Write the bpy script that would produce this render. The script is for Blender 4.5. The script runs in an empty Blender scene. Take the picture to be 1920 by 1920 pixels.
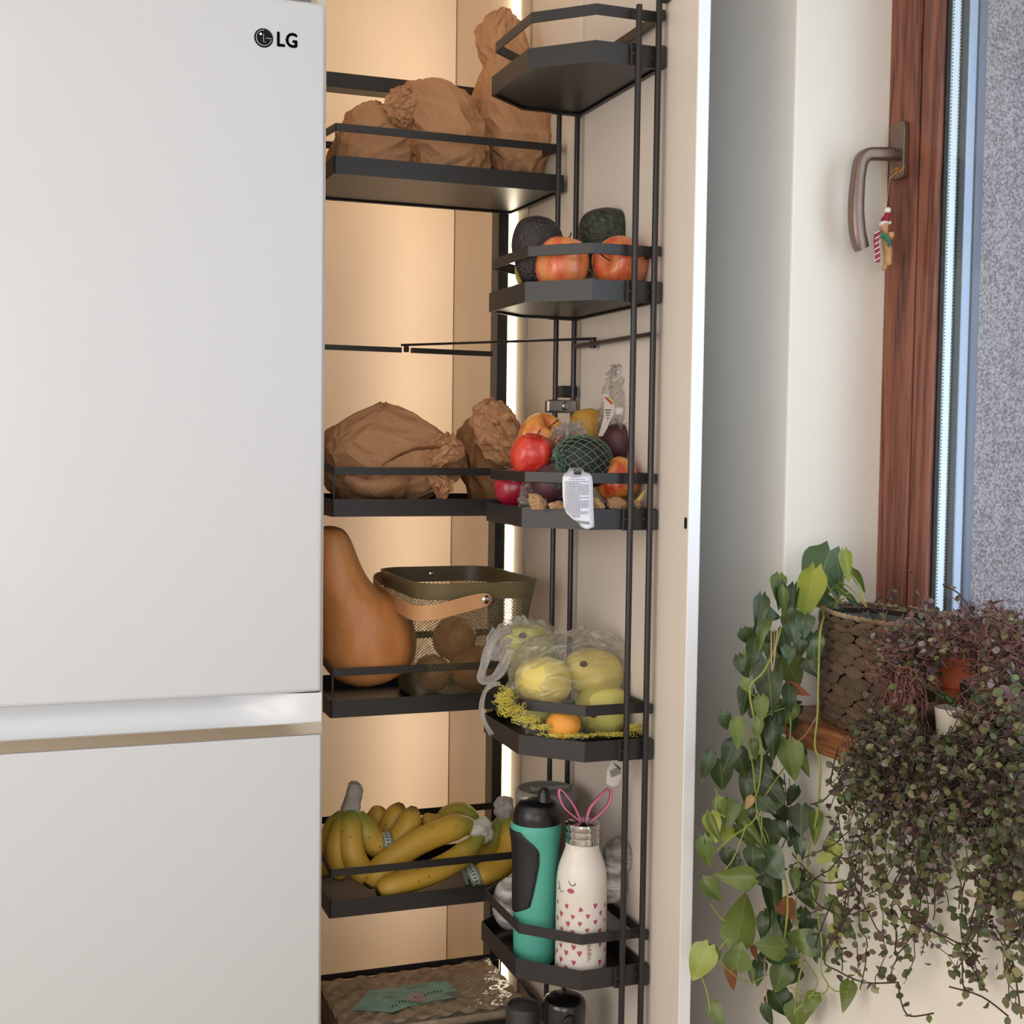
import bpy, bmesh, math, random
from mathutils import Vector, Matrix, noise, Quaternion
random.seed(7)
sc = bpy.context.scene
COL = sc.collection
PI = math.pi
H = 1.42                       # eye height above the floor, metres

# ---------------------------------------------------------------- camera
FPX, YAW, PITCH, ROLL = 2482.82, math.radians(20.002), math.radians(2.950), math.radians(-0.760)
CP = Vector((0, 0, H))
_f = Vector((math.sin(YAW)*math.cos(PITCH), math.cos(YAW)*math.cos(PITCH), -math.sin(PITCH)))
_r = Vector((math.cos(YAW), -math.sin(YAW), 0))
_d = _f.cross(_r)
CR = math.cos(ROLL)*_r + math.sin(ROLL)*_d
CD = -math.sin(ROLL)*_r + math.cos(ROLL)*_d
CF = _f
cam = bpy.data.objects.new('camera', bpy.data.cameras.new('camera'))
COL.objects.link(cam)
cam.data.sensor_width = 36.0
cam.data.lens = FPX/1920*36.0
cam.data.clip_start = 0.05
m = Matrix.Identity(4)
for i in range(3):
    m[i][0] = CR[i]; m[i][1] = -CD[i]; m[i][2] = -CF[i]; m[i][3] = CP[i]
cam.matrix_world = m
sc.camera = cam

# ---------------------------------------------------------------- world, lights, exposure
sc.view_settings.view_transform = 'Standard'
sc.view_settings.look = 'None'
sc.view_settings.gamma = 1.0
sc.view_settings.exposure = 0.0
sc.view_settings.use_curve_mapping = False
sc.cycles.use_denoising = True
sc.cycles.max_bounces = 12
sc.cycles.transparent_max_bounces = 24
sc.cycles.caustics_reflective = False
sc.cycles.caustics_refractive = False
w = bpy.data.worlds.new('world'); sc.world = w; w.use_nodes = True
w.node_tree.nodes['Background'].inputs['Color'].default_value = (0.80, 0.90, 1.0, 1)
w.node_tree.nodes['Background'].inputs['Strength'].default_value = 1.0

def area(name, loc, direction, sx, sy, power, color, spread=180):
    l = bpy.data.lights.new(name, 'AREA'); l.shape = 'RECTANGLE'; l.size = sx; l.size_y = sy
    l.energy = power; l.color = color; l.spread = math.radians(spread)
    o = bpy.data.objects.new(name, l); COL.objects.link(o)
    o.location = loc; o.rotation_euler = Vector(direction).to_track_quat('-Z', 'Y').to_euler()
    return o
# daylight of the rear window (behind the camera) and of the window in view
area('daylight_rear_window', (-0.95, -2.3, 1.4), (0.28, 1, -0.03), 2.0, 1.8, 34, (0.95, 0.97, 1.0))
area('daylight_right_window', (1.52, 0.85, 1.75), (-1, 0.25, -0.15), 1.3, 1.4, 16, (0.72, 0.84, 1.0))
area('fill_light_left', (-1.8, 0.6, 1.45), (1, 0.08, -0.02), 1.9, 1.7, 36, (1.0, 0.95, 0.90))  # added fill to brighten the right wall; the left wall has no window
area('ceiling_lamp', (-0.3, 0.4, 2.50), (0, 0, -1), 0.5, 0.5, 6, (1.0, 0.80, 0.58))

# ---------------------------------------------------------------- helpers
def at(px, py, X=None, Y=None, Z=None):
    """the point of the plane X=, Y= or Z= that stands on the sight line of a photograph pixel"""
    v = (CF*FPX + CR*(px-960) + CD*(py-960)).normalized()
    if X is not None: t = X/v.x
    elif Y is not None: t = Y/v.y
    else: t = (Z-H)/v.z
    return CP + v*t
def ppm(p):
    return FPX/((Vector(p)-CP).dot(CF))          # photograph pixels per metre at a point
def lerp(a, b, t): return a+(b-a)*t
def V(*a): return Vector(a)

class MB:
    def __init__(s): s.v = []; s.f = []; s.mi = []
    def add(s, verts, faces, mi=0):
        n = len(s.v); s.v += [tuple(x) for x in verts]; s.f += [tuple(i+n for i in f) for f in faces]; s.mi += [mi]*len(faces)
    def box(s, a, b, mi=0):
        x0, x1 = sorted((a[0], b[0])); y0, y1 = sorted((a[1], b[1])); z0, z1 = sorted((a[2], b[2]))
        s.add([(x0,y0,z0),(x1,y0,z0),(x1,y1,z0),(x0,y1,z0),(x0,y0,z1),(x1,y0,z1),(x1,y1,z1),(x0,y1,z1)],
              [(3,2,1,0),(4,5,6,7),(0,1,5,4),(1,2,6,5),(2,3,7,6),(3,0,4,7)], mi)
        return s
    def obox(s, p, q, w_, h_, up=(0,0,1), mi=0):
        p = Vector(p); q = Vector(q); d = (q-p).normalized(); u = Vector(up); sd = d.cross(u).normalized(); u = sd.cross(d).normalized()
        vs = []
        for c in (p, q):
            for a, b in ((-1,-1),(1,-1),(1,1),(-1,1)): vs.append(c+sd*a*w_/2+u*b*h_/2)
        s.add(vs, [(3,2,1,0),(4,5,6,7),(0,1,5,4),(1,2,6,5),(2,3,7,6),(3,0,4,7)], mi); return s
    def tube(s, pts, r, n=8, mi=0, cap=True, closed=False, flat=1.0):
        pts = [Vector(p) for p in pts]; m_ = len(pts); rs = r if isinstance(r, (list, tuple)) else [r]*m_
        vs = []; fs = []; prev = None
        for i, p in enumerate(pts):
            if closed: t = pts[(i+1) % m_]-pts[i-1]
            else: t = pts[min(i+1, m_-1)]-pts[max(i-1, 0)]
            if t.length < 1e-9: t = Vector((0,0,1))
            t.normalize()
            if prev is None:
                a = Vector((0,0,1)) if abs(t.z) < .9 else Vector((1,0,0))
                u = t.cross(a).normalized()
            else:
                u = prev-t*prev.dot(t)
                u = u.normalized() if u.length > 1e-6 else t.orthogonal().normalized()
            prev = u; v = t.cross(u)
            for k in range(n):
                an = 2*PI*k/n; vs.append(p+(u*math.cos(an)+v*math.sin(an)*flat)*rs[i])
        for i in range(m_ if closed else m_-1):
            j = (i+1) % m_
            for k in range(n):
                l = (k+1) % n; fs.append((i*n+k, i*n+l, j*n+l, j*n+k))
        if cap and not closed: fs.append(tuple(range(n))[::-1]); fs.append(tuple((m_-1)*n+k for k in range(n)))
        s.add(vs, fs, mi); return s
    def loft(s, rings, mi=0, cap0=True, cap1=True, closed=True):
        n = len(rings[0]); vs = [p for r in rings for p in r]; fs = []
        for i in range(len(rings)-1):
            for k in range(n if closed else n-1):
                l = (k+1) % n; fs.append((i*n+k, i*n+l, (i+1)*n+l, (i+1)*n+k))
        if cap0: fs.append(tuple(range(n))[::-1])
        if cap1: fs.append(tuple((len(rings)-1)*n+k for k in range(n)))
        s.add(vs, fs, mi); return s
    def lathe(s, prof, n=32, c=(0,0,0), mi=0, cap0=True, cap1=True, a0=0):
        rings = [[(c[0]+r*math.cos(a0+2*PI*k/n), c[1]+r*math.sin(a0+2*PI*k/n), c[2]+z) for k in range(n)] for r, z in prof]
        return s.loft(rings, mi, cap0, cap1)
    def prism(s, poly, z0, z1, mi=0):
        n = len(poly); vs = [(x, y, z0) for x, y in poly]+[(x, y, z1) for x, y in poly]
        s.add(vs, [tuple(range(n))[::-1], tuple(range(n, 2*n))]+[(i, (i+1) % n, n+(i+1) % n, n+i) for i in range(n)], mi); return s
    def wall(s, poly, z0, z1, t, mi=0):
        """a thin upright band that follows a closed outline (t = thickness inwards)"""
        inner = inset(poly, t); n = len(poly)
        vs = [(x, y, z0) for x, y in poly]+[(x, y, z1) for x, y in poly]+[(x, y, z0) for x, y in inner]+[(x, y, z1) for x, y in inner]
        fs = []
        for i in range(n):
            j = (i+1) % n
            fs += [(i, j, n+j, n+i), (2*n+j, 2*n+i, 3*n+i, 3*n+j), (n+i, n+j, 3*n+j, 3*n+i), (j, i, 2*n+i, 2*n+j)]
        s.add(vs, fs, mi); return s
    def ico(s, c, r, sub=2, mi=0, fn=None):
        bm = bmesh.new(); bmesh.ops.create_icosphere(bm, subdivisions=sub, radius=1.0)
        bm.verts.ensure_lookup_table()
        vs = []
        for v in bm.verts:
            p = v.co.copy()
            if fn: p = fn(p)
            rr = r if isinstance(r, (tuple, list, Vector)) else (r, r, r)
            vs.append((c[0]+p.x*rr[0], c[1]+p.y*rr[1], c[2]+p.z*rr[2]))
        s.add(vs, [tuple(v.index for v in f.verts) for f in bm.faces], mi); bm.free(); return s
    def xf(s, M):
        s.v = [tuple(M @ Vector(p)) for p in s.v]; return s
    def mesh(s, name, mats, smooth=False, sharp=None):
        me = bpy.data.meshes.new(name); me.from_pydata(s.v, [], s.f)
        for mt in (mats if isinstance(mats, (list, tuple)) else [mats]): me.materials.append(mt)
        if any(s.mi): me.polygons.foreach_set('material_index', s.mi)
        if smooth:
            me.polygons.foreach_set('use_smooth', [True]*len(me.polygons))
            me.update()
            if sharp:
                me.set_sharp_from_angle(angle=math.radians(sharp))
        me.update(); return me
    def build(s, name, mats, parent=None, smooth=False, sharp=40):
        o = bpy.data.objects.new(name, s.mesh(name, mats, smooth, sharp)); COL.objects.link(o)
        if parent: attach(o, parent)
        return o
def attach(o, parent):
    o.parent = parent
    o.matrix_parent_inverse = wm(parent).inverted()
def wm(o):
    M = Matrix.LocRotScale(o.location, o.rotation_euler, o.scale)
    return (wm(o.parent) @ o.matrix_parent_inverse @ M) if o.parent else M
def bevel(o, w_=.002, seg=2, ang=35):
    b = o.modifiers.new('bevel', 'BEVEL'); b.width = w_; b.segments = seg; b.limit_method = 'ANGLE'; b.angle_limit = math.radians(ang)
    return o
def inset(poly, t):
    n = len(poly); out = []
    A = sum(poly[i][0]*poly[(i+1) % n][1]-poly[(i+1) % n][0]*poly[i][1] for i in range(n))
    sg = 1 if A > 0 else -1
    for i in range(n):
        p0 = Vector(poly[i-1]); p1 = Vector(poly[i]); p2 = Vector(poly[(i+1) % n])
        d1 = (p1-p0).normalized(); d2 = (p2-p1).normalized()
        n1 = Vector((-d1.y, d1.x))*sg; n2 = Vector((-d2.y, d2.x))*sg
        b = (n1+n2); k = t*2/max(b.length_squared, .2); out.append(tuple(p1+b*k))
    return out
def tag(o, label=None, cat=None, group=None, kind=None):
    if label: o['label'] = label
    if cat: o['category'] = cat
    if group: o['group'] = group
    if kind: o['kind'] = kind
    return o
def empty(name, loc, label=None, cat=None, group=None):
    o = bpy.data.objects.new(name, None); COL.objects.link(o); o.location = loc; o.empty_display_size = .02
    return tag(o, label, cat, group)
def struct(mb, name, mat, label=None, parent=None, smooth=False):
    o = mb.build(name, mat, parent, smooth)
    if not parent: o['kind'] = 'structure'
    if label: o['label'] = label
    return o
def copy_tree(o, parent=None):
    c = o.copy(); COL.objects.link(c)
    if parent: c.parent = parent
    for ch in list(o.children): copy_tree(ch, c)
    return c
def text_mb(body, size, extrude=0.0, res=3):
    cu = bpy.data.curves.new('lettering', 'FONT'); cu.body = body; cu.size = size; cu.extrude = extrude; cu.resolution_u = res
    cu.align_x = 'CENTER'; cu.align_y = 'CENTER'
    o = bpy.data.objects.new('lettering', cu); COL.objects.link(o)
    dg = bpy.context.evaluated_depsgraph_get(); me = bpy.data.meshes.new_from_object(o.evaluated_get(dg))
    mb = MB(); mb.add([tuple(v.co) for v in me.vertices], [tuple(p.vertices) for p in me.polygons])
    bpy.data.objects.remove(o); bpy.data.meshes.remove(me); return mb

# ---------------------------------------------------------------- materials
def srgb(r, g, b):
    return tuple(((c/255)/12.92 if c/255 <= .04045 else ((c/255+.055)/1.055)**2.4) for c in (r, g, b))+(1,)
def mat(name, col, rough=.5, metal=0, spec=.5, noise_=0, nscale=20, col2=None, bump=0, bscale=60, coat=0, emit=None, estr=0, stretch=None, trans=0, sss=0, detail=4, rnd=0, sheen=0, coords='Object'):
    m_ = bpy.data.materials.new(name); m_.use_nodes = True; nt = m_.node_tree; b = nt.nodes['Principled BSDF']
    c = srgb(*col) if max(col[:3]) > 1.0 else tuple(col[:3])+(1,)
    b.inputs['Base Color'].default_value = c; b.inputs['Roughness'].default_value = rough; b.inputs['Metallic'].default_value = metal
    b.inputs['Specular IOR Level'].default_value = spec; b.inputs['Coat Weight'].default_value = coat; b.inputs['Coat Roughness'].default_value = .12
    if sss:
        b.inputs['Subsurface Weight'].default_value = sss; b.inputs['Subsurface Radius'].default_value = (.01, .005, .003)
    if emit:
        b.inputs['Emission Color'].default_value = tuple(emit[:3])+(1,); b.inputs['Emission Strength'].default_value = estr
    tc = nt.nodes.new('ShaderNodeTexCoord'); mp = nt.nodes.new('ShaderNodeMapping'); nt.links.new(tc.outputs[coords], mp.inputs[0])
    if stretch: mp.inputs['Scale'].default_value = stretch
    last = None
    if col2 is not None:
        nz = nt.nodes.new('ShaderNodeTexNoise'); nz.inputs['Scale'].default_value = nscale; nz.inputs['Detail'].default_value = detail
        nt.links.new(mp.outputs[0], nz.inputs['Vector'])
        rp = nt.nodes.new('ShaderNodeValToRGB'); rp.color_ramp.elements[0].position = .5-noise_/2; rp.color_ramp.elements[1].position = .5+noise_/2
        rp.color_ramp.elements[0].color = c; rp.color_ramp.elements[1].color = srgb(*col2)
        nt.links.new(nz.outputs[0], rp.inputs[0]); last = rp.outputs[0]
    if rnd:
        oi = nt.nodes.new('ShaderNodeObjectInfo'); hs = nt.nodes.new('ShaderNodeHueSaturation')
        mr = nt.nodes.new('ShaderNodeMapRange'); mr.inputs['To Min'].default_value = 1-rnd; mr.inputs['To Max'].default_value = 1+rnd
        nt.links.new(oi.outputs['Random'], mr.inputs['Value']); nt.links.new(mr.outputs[0], hs.inputs['Value'])
        mr2 = nt.nodes.new('ShaderNodeMapRange'); mr2.inputs['To Min'].default_value = .5+rnd*.06; mr2.inputs['To Max'].default_value = .5-rnd*.06
        nt.links.new(oi.outputs['Random'], mr2.inputs['Value']); nt.links.new(mr2.outputs[0], hs.inputs['Hue'])
        if last: nt.links.new(last, hs.inputs['Color'])
        else: hs.inputs['Color'].default_value = c
        last = hs.outputs[0]
    if last: nt.links.new(last, b.inputs['Base Color'])
    if bump:
        nb = nt.nodes.new('ShaderNodeTexNoise'); nb.inputs['Scale'].default_value = bscale; nb.inputs['Detail'].default_value = 5
        nt.links.new(mp.outputs[0], nb.inputs['Vector'])
        bp = nt.nodes.new('ShaderNodeBump'); bp.inputs['Strength'].default_value = bump; bp.inputs['Distance'].default_value = .01
        nt.links.new(nb.outputs[0], bp.inputs['Height']); nt.links.new(bp.outputs[0], b.inputs['Normal'])
    return m_
def film(name, tint=(235,230,225), alpha=.18, rough=.15, bump=.4, bscale=35):
    """thin clear plastic: mostly see-through, with gloss and a slight milky veil"""
    m_ = bpy.data.materials.new(name); m_.use_nodes = True; nt = m_.node_tree; nt.nodes.clear()
    out = nt.nodes.new('ShaderNodeOutputMaterial'); tr = nt.nodes.new('ShaderNodeBsdfTransparent'); df = nt.nodes.new('ShaderNodeBsdfDiffuse')
    tl = nt.nodes.new('ShaderNodeBsdfTranslucent'); gl = nt.nodes.new('ShaderNodeBsdfGlossy'); lw = nt.nodes.new('ShaderNodeLayerWeight')
    df.inputs[0].default_value = srgb(*tint); tl.inputs[0].default_value = srgb(*tint); gl.inputs['Roughness'].default_value = rough
    nz = nt.nodes.new('ShaderNodeTexNoise'); nz.inputs['Scale'].default_value = bscale; nz.inputs['Detail'].default_value = 3; nz.inputs['Distortion'].default_value = 1.2
    tc = nt.nodes.new('ShaderNodeTexCoord'); nt.links.new(tc.outputs['Object'], nz.inputs['Vector'])
    bp = nt.nodes.new('ShaderNodeBump'); bp.inputs['Strength'].default_value = bump; bp.inputs['Distance'].default_value = .01; nt.links.new(nz.outputs[0], bp.inputs['Height'])
    for n_ in (df, tl, gl, lw): nt.links.new(bp.outputs[0], n_.inputs['Normal'])
    lw.inputs['Blend'].default_value = .35
    a1 = nt.nodes.new('ShaderNodeMixShader'); a1.inputs[0].default_value = .5; nt.links.new(df.outputs[0], a1.inputs[1]); nt.links.new(tl.outputs[0], a1.inputs[2])
    rm = nt.nodes.new('ShaderNodeMapRange'); rm.inputs['To Min'].default_value = alpha*.45; rm.inputs['To Max'].default_value = min(1, alpha*3.2)
    nt.links.new(lw.outputs['Facing'], rm.inputs['Value'])
    a2 = nt.nodes.new('ShaderNodeMixShader'); nt.links.new(rm.outputs[0], a2.inputs[0]); nt.links.new(tr.outputs[0], a2.inputs[1]); nt.links.new(a1.outputs[0], a2.inputs[2])
    a3 = nt.nodes.new('ShaderNodeMixShader'); rg = nt.nodes.new('ShaderNodeMapRange'); rg.inputs['To Min'].default_value = .05; rg.inputs['To Max'].default_value = .4
    nt.links.new(lw.outputs['Fresnel'], rg.inputs['Value']); nt.links.new(rg.outputs[0], a3.inputs[0]); nt.links.new(a2.outputs[0], a3.inputs[1]); nt.links.new(gl.outputs[0], a3.inputs[2])
    nt.links.new(a3.outputs[0], out.inputs[0]); return m_

M = {}
M['fridge'] = mat('fridge_white', (200,201,205), .38, coat=.2)
M['fridge_in'] = mat('fridge_recess_white', (218,220,224), .25)
M['chrome'] = mat('chrome', (200,195,190), .06, 1)
M['black'] = mat('emblem_black', (8,8,9), .6, spec=.2)
M['letter'] = mat('letter_grey_black', (38,38,40), .2, .7)
M['white_print'] = mat('white_print', (235,235,235), .4)
M['lam'] = mat('cream_laminate', (226,214,198), .42, col2=(221,208,192), noise_=.6, nscale=6)
M['lam_door'] = mat('door_laminate', (222,211,200), .36)
M['edge'] = mat('door_edge_white', (236,237,242), .3)
M['dark'] = mat('anthracite_metal', (40,37,37), .38, .0, .45, bump=.03, bscale=900)
M['rodm'] = mat('anthracite_rod', (42,39,40), .32, .2, .45)
M['satin'] = mat('satin_nickel', (150,145,140), .3, .9)
M['blackp'] = mat('black_plastic', (14,14,15), .4)
M['led'] = mat('led_diffuser', (255,240,220), .5, emit=(1.0, .86, .64), estr=10)
M['alu'] = mat('aluminium_profile', (190,180,165), .35, .6)
M['plaster'] = mat('painted_plaster', (238,231,221), .75, col2=(233,226,215), noise_=.5, nscale=3, bump=.12, bscale=14)
M['plaster_r'] = mat('reveal_plaster', (214,209,203), .6, bump=.25, bscale=9, stretch=(1,1,.3))
M['floor'] = mat('floor_tiles', (190,176,158), .4)
M['ceil'] = mat('ceiling_white', (238,236,231), .8)

def wood(name, c1, c2, c3, rough=.4, scale=(1,1,.08), gs=60):
    m_ = bpy.data.materials.new(name); m_.use_nodes = True; nt = m_.node_tree; b = nt.nodes['Principled BSDF']
    tc = nt.nodes.new('ShaderNodeTexCoord'); mp = nt.nodes.new('ShaderNodeMapping'); mp.inputs['Scale'].default_value = scale
    nt.links.new(tc.outputs['Object'], mp.inputs[0])
    n1 = nt.nodes.new('ShaderNodeTexNoise'); n1.inputs['Scale'].default_value = 9; n1.inputs['Detail'].default_value = 3; n1.inputs['Distortion'].default_value = .6
    nt.links.new(mp.outputs[0], n1.inputs['Vector'])
    wv = nt.nodes.new('ShaderNodeMath'); wv.operation = 'MULTIPLY'; wv.inputs[1].default_value = 9; nt.links.new(n1.outputs[0], wv.inputs[0])
    fr = nt.nodes.new('ShaderNodeMath'); fr.operation = 'PINGPONG'; fr.inputs[1].default_value = .5; nt.links.new(wv.outputs[0], fr.inputs[0])
    n2 = nt.nodes.new('ShaderNodeTexNoise'); n2.inputs['Scale'].default_value = gs*3; n2.inputs['Detail'].default_value = 4; nt.links.new(mp.outputs[0], n2.inputs['Vector'])
    mx = nt.nodes.new('ShaderNodeMath'); mx.operation = 'ADD'; nt.links.new(fr.outputs[0], mx.inputs[0]); nt.links.new(n2.outputs[0], mx.inputs[1])
    rp = nt.nodes.new('ShaderNodeValToRGB'); e = rp.color_ramp.elements; e[0].position = .35; e[0].color = srgb(*c1); e[1].position = .95; e[1].color = srgb(*c3)
    k = e.new(.65); k.color = srgb(*c2)
    nt.links.new(mx.outputs[0], rp.inputs[0]); nt.links.new(rp.outputs[0], b.inputs['Base Color']); b.inputs['Roughness'].default_value = rough
    bp = nt.nodes.new('ShaderNodeBump'); bp.inputs['Strength'].default_value = .3; bp.inputs['Distance'].default_value = .004; nt.links.new(n2.outputs[0], bp.inputs['Height']); nt.links.new(bp.outputs[0], b.inputs['Normal'])
    return m_
M['wood'] = wood('stained_window_wood', (70,34,24), (112,62,46), (136,82,62))
M['sill'] = wood('oak_sill_wood', (96,56,30), (128,80,46), (150,98,58), scale=(1,.08,1))
def stucco():
    m_ = mat('exterior_stucco', (222,202,206), .9, col2=(142,126,132), noise_=.35, nscale=240, bump=.9, bscale=300, detail=1)
    return m_
M['stucco'] = stucco()
M['gasket'] = mat('black_gasket', (10,10,14), .5)
M['spacer'] = mat('spacer_bar_aluminium', (225,232,240), .35, .3)
M['alu_blue'] = mat('anodised_outer_profile', (168,176,198), .3, .4)
M['alu_dark'] = mat('grey_outer_profile', (96,102,122), .35, .3)
M['glass'] = None
def glass_mat():
    m_ = bpy.data.materials.new('window_glass'); m_.use_nodes = True; nt = m_.node_tree; nt.nodes.clear()
    out = nt.nodes.new('ShaderNodeOutputMaterial'); tr = nt.nodes.new('ShaderNodeBsdfTransparent'); gl = nt.nodes.new('ShaderNodeBsdfGlossy')
    tr.inputs[0].default_value = (.96, .98, .98, 1); gl.inputs['Roughness'].default_value = .02
    lw = nt.nodes.new('ShaderNodeLayerWeight'); pw = nt.nodes.new('ShaderNodeMath'); pw.operation = 'POWER'; pw.inputs[1].default_value = 5; nt.links.new(lw.outputs['Facing'], pw.inputs[0])
    lw.inputs['Blend'].default_value = .5; fr = nt.nodes.new('ShaderNodeMath'); fr.operation = 'MULTIPLY_ADD'; fr.inputs[1].default_value = .7; fr.inputs[2].default_value = .04; nt.links.new(pw.outputs[0], fr.inputs[0])
    mx = nt.nodes.new('ShaderNodeMixShader'); nt.links.new(fr.outputs[0], mx.inputs[0]); nt.links.new(tr.outputs[0], mx.inputs[1]); nt.links.new(gl.outputs[0], mx.inputs[2])
    nt.links.new(mx.outputs[0], out.inputs[0]); return m_
M['glass'] = glass_mat()

# ---------------------------------------------------------------- room shell
WX = 1.20; WT = 1.385; RY = 1.945; SILL = H-.442; STH = .045; WTOP = 2.35
CEIL = 2.80
RL = -1.9; RB = -2.45; BACK = 3.25
struct(MB().box((RL-.1, RB-.1, -.1), (WX+.5, BACK+.1, 0)), 'floor', M['floor'])
struct(MB().box((RL-.1, RB-.1, CEIL), (WX+.5, BACK+.1, CEIL+.1)), 'ceiling', M['ceil'])
struct(MB().box((RL-.1, RB, 0), (RL, BACK, CEIL)), 'wall_left', M['plaster'])
struct(MB().box((RL, BACK, 0), (WX+.02, BACK+.1, CEIL)), 'wall_back', M['plaster'])
# rear wall around the window behind the camera
wr = MB().box((RL, RB-.1, 0), (-1.95+.0, RB, CEIL)).box((.75, RB-.1, 0), (WX, RB, CEIL)).box((-1.95, RB-.1, 0), (.75, RB, .65)).box((-1.95, RB-.1, 2.42), (.75, RB, CEIL))
struct(wr, 'wall_rear', M['plaster'])
# right wall with the window opening (reveals are its own faces)
WY0 = .18
wrt = MB().box((WX, RY, 0), (WX+.42, BACK, CEIL)).box((WX, RB, 0), (WX+.42, WY0, CEIL)).box((WX, WY0, 0), (WX+.42, RY, SILL-STH)).box((WX, WY0, WTOP), (WX+.42, RY, CEIL))
bevel(struct(wrt, 'wall_right', M['plaster'], 'pale plastered wall around the window and its deep reveal'), .004, 2)
# outside: rough render of the outer reveal
struct(MB().box((WT+.085, RY-.13, -.2), (WT+2.2, RY-.1, 3.4)), 'wall_outside', M['stucco'], 'rough pinkish grey render of the outside wall seen through the glass')
# sill
sl = MB().prism([(WX-.022, WY0-.06), (WX-.022, 1.895), (WX, 1.895), (WX, RY), (WT+.02, RY), (WT+.02, WY0-.06)], SILL-STH, SILL)
o = bevel(struct(sl, 'trim_1', M['sill'], 'oak coloured wooden windowsill board under the plants'), .004, 3)

# window_1: frame, sash, bead, gaskets, spacer bar, panes, outer profile
win = empty('window_1', (WT, RY, SILL)); win['kind'] = 'structure'; win['label'] = 'brown wooden window with double glazing beside the cabinet'
def wp(name, a, b, mt, bv=.003, lab=None):
    o = MB().box(a, b).build(name, mt, win)
    if bv: bevel(o, bv, 2)
    if lab: o['label'] = lab
    return o
y1 = RY; y2 = at(1709, 700, X=WT)[1]; y3 = at(1744, 700, X=WT)[1]
wp('frame_stile', (WT, y2+.0015, SILL), (WT+.07, y1, WTOP), M['wood'])
wp('glazing_bead', (WT+.002, y3, SILL+.05), (WT+.03, y2-.0015, WTOP), M['wood'])
wp('bottom_rail', (WT, WY0, SILL), (WT+.07, y2, SILL+.05), M['wood'])
wp('far_stile', (WT, WY0, SILL+.05), (WT+.07, WY0+.12, WTOP), M['wood'])
wp('inner_gasket', (WT+.012, y3-.004, SILL+.05), (WT+.018, y3, WTOP), M['gasket'], 0)
sp = wp('spacer_bar', (WT+.020, y3-.006, SILL+.054), (WT+.037, y3-.001, WTOP), M['spacer'], 0, 'bright perforated aluminium spacer bar')
dots = MB(); z = SILL+.06
while z < WTOP-.02:
    for xx in (WT+.0215, WT+.0355): dots.box((xx-.0007, y3-.0066, z), (xx+.0007, y3-.006, z+.0022))
    z += .0055
dd = dots.build('perforation', M['gasket'], sp); dd['kind'] = 'stuff'
wp('outer_gasket', (WT+.037, y3-.010, SILL+.05), (WT+.048, y3, WTOP), M['gasket'], 0)
wp('outer_profile', (WT+.048, y3-.012, SILL+.03), (WT+.066, y3+.02, WTOP), M['alu_blue'], .003)
wp('shutter_guide', (WT+.067, y3-.014, SILL+.03), (WT+.084, y3+.02, WTOP), M['alu_dark'], .004)
wp('pane', (WT+.014, WY0+.1, SILL+.05), (WT+.018, y3-.002, WTOP), M['glass'], 0)
wp('pane', (WT+.038, WY0+.1, SILL+.05), (WT+.042, y3-.002, WTOP), M['glass'], 0)
wp('bottom_gasket', (WT+.011, WY0+.1, SILL+.048), (WT+.046, y3, SILL+.056), M['gasket'], 0)

# ---------------------------------------------------------------- refrigerator
FY = 2.25; FX0, FX1 = -.125, .4725
FT = H+.738; FS = H-.434; FC = H-.486; FC2 = H-.507
fr = empty('refrigerator', ((FX0+FX1)/2, FY+.03, 0), 'tall white two-door refrigerator beside the open cabinet', 'refrigerator')
bevel(MB().box((FX0+.004, FY+.065, .02), (FX1-.004, FY+.66, FT-.012)).build('body', M['fridge'], fr), .004)
bevel(MB().box((FX0, FY, FS), (FX1, FY+.06, FT)).build('upper_door', M['fridge'], fr), .007, 3)
bevel(MB().box((FX0, FY, .05), (FX1, FY+.06, FC2)).build('lower_door', M['fridge'], fr), .004, 3)
bevel(MB().box((FX0+.001, FY-.0015, FC2), (FX1+.001, FY+.05, FC)).build('handle_trim', M['chrome'], fr), .001)['label'] = 'polished chrome strip along the top of the lower door'
g = MB(); nx, nz = 60, 14; vs = []
for i in range(nx+1):
    x = lerp(FX0, FX1, i/nx); e = min(1, max(0, (FX1-.015-x)/.16)); e = e*e*(3-2*e)
    for j in range(nz+1):
        t = j/nz; vs.append((x, FY+.001+e*.042*(math.sin(t*PI*.5)**.7)+t*.001, lerp(FC, FS-.001, t)))
g.add(vs, [(i*(nz+1)+j, (i+1)*(nz+1)+j, (i+1)*(nz+1)+j+1, i*(nz+1)+j+1) for i in range(nx) for j in range(nz)])
g.box((FX0, FY+.046, FC), (FX1, FY+.06, FS)); g.box((FX1-.003, FY+.002, FC), (FX1, FY+.06, FS-.001))
g.build('grip_recess', M['fridge_in'], fr, True, 50)
bevel(MB().box((FX1-.10, FY+.02, FT+.002), (FX1-.02, FY+.1, FT+.02)).build('hinge_cover', mat('hinge_grey', (120,118,116), .5), fr), .003)
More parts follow.
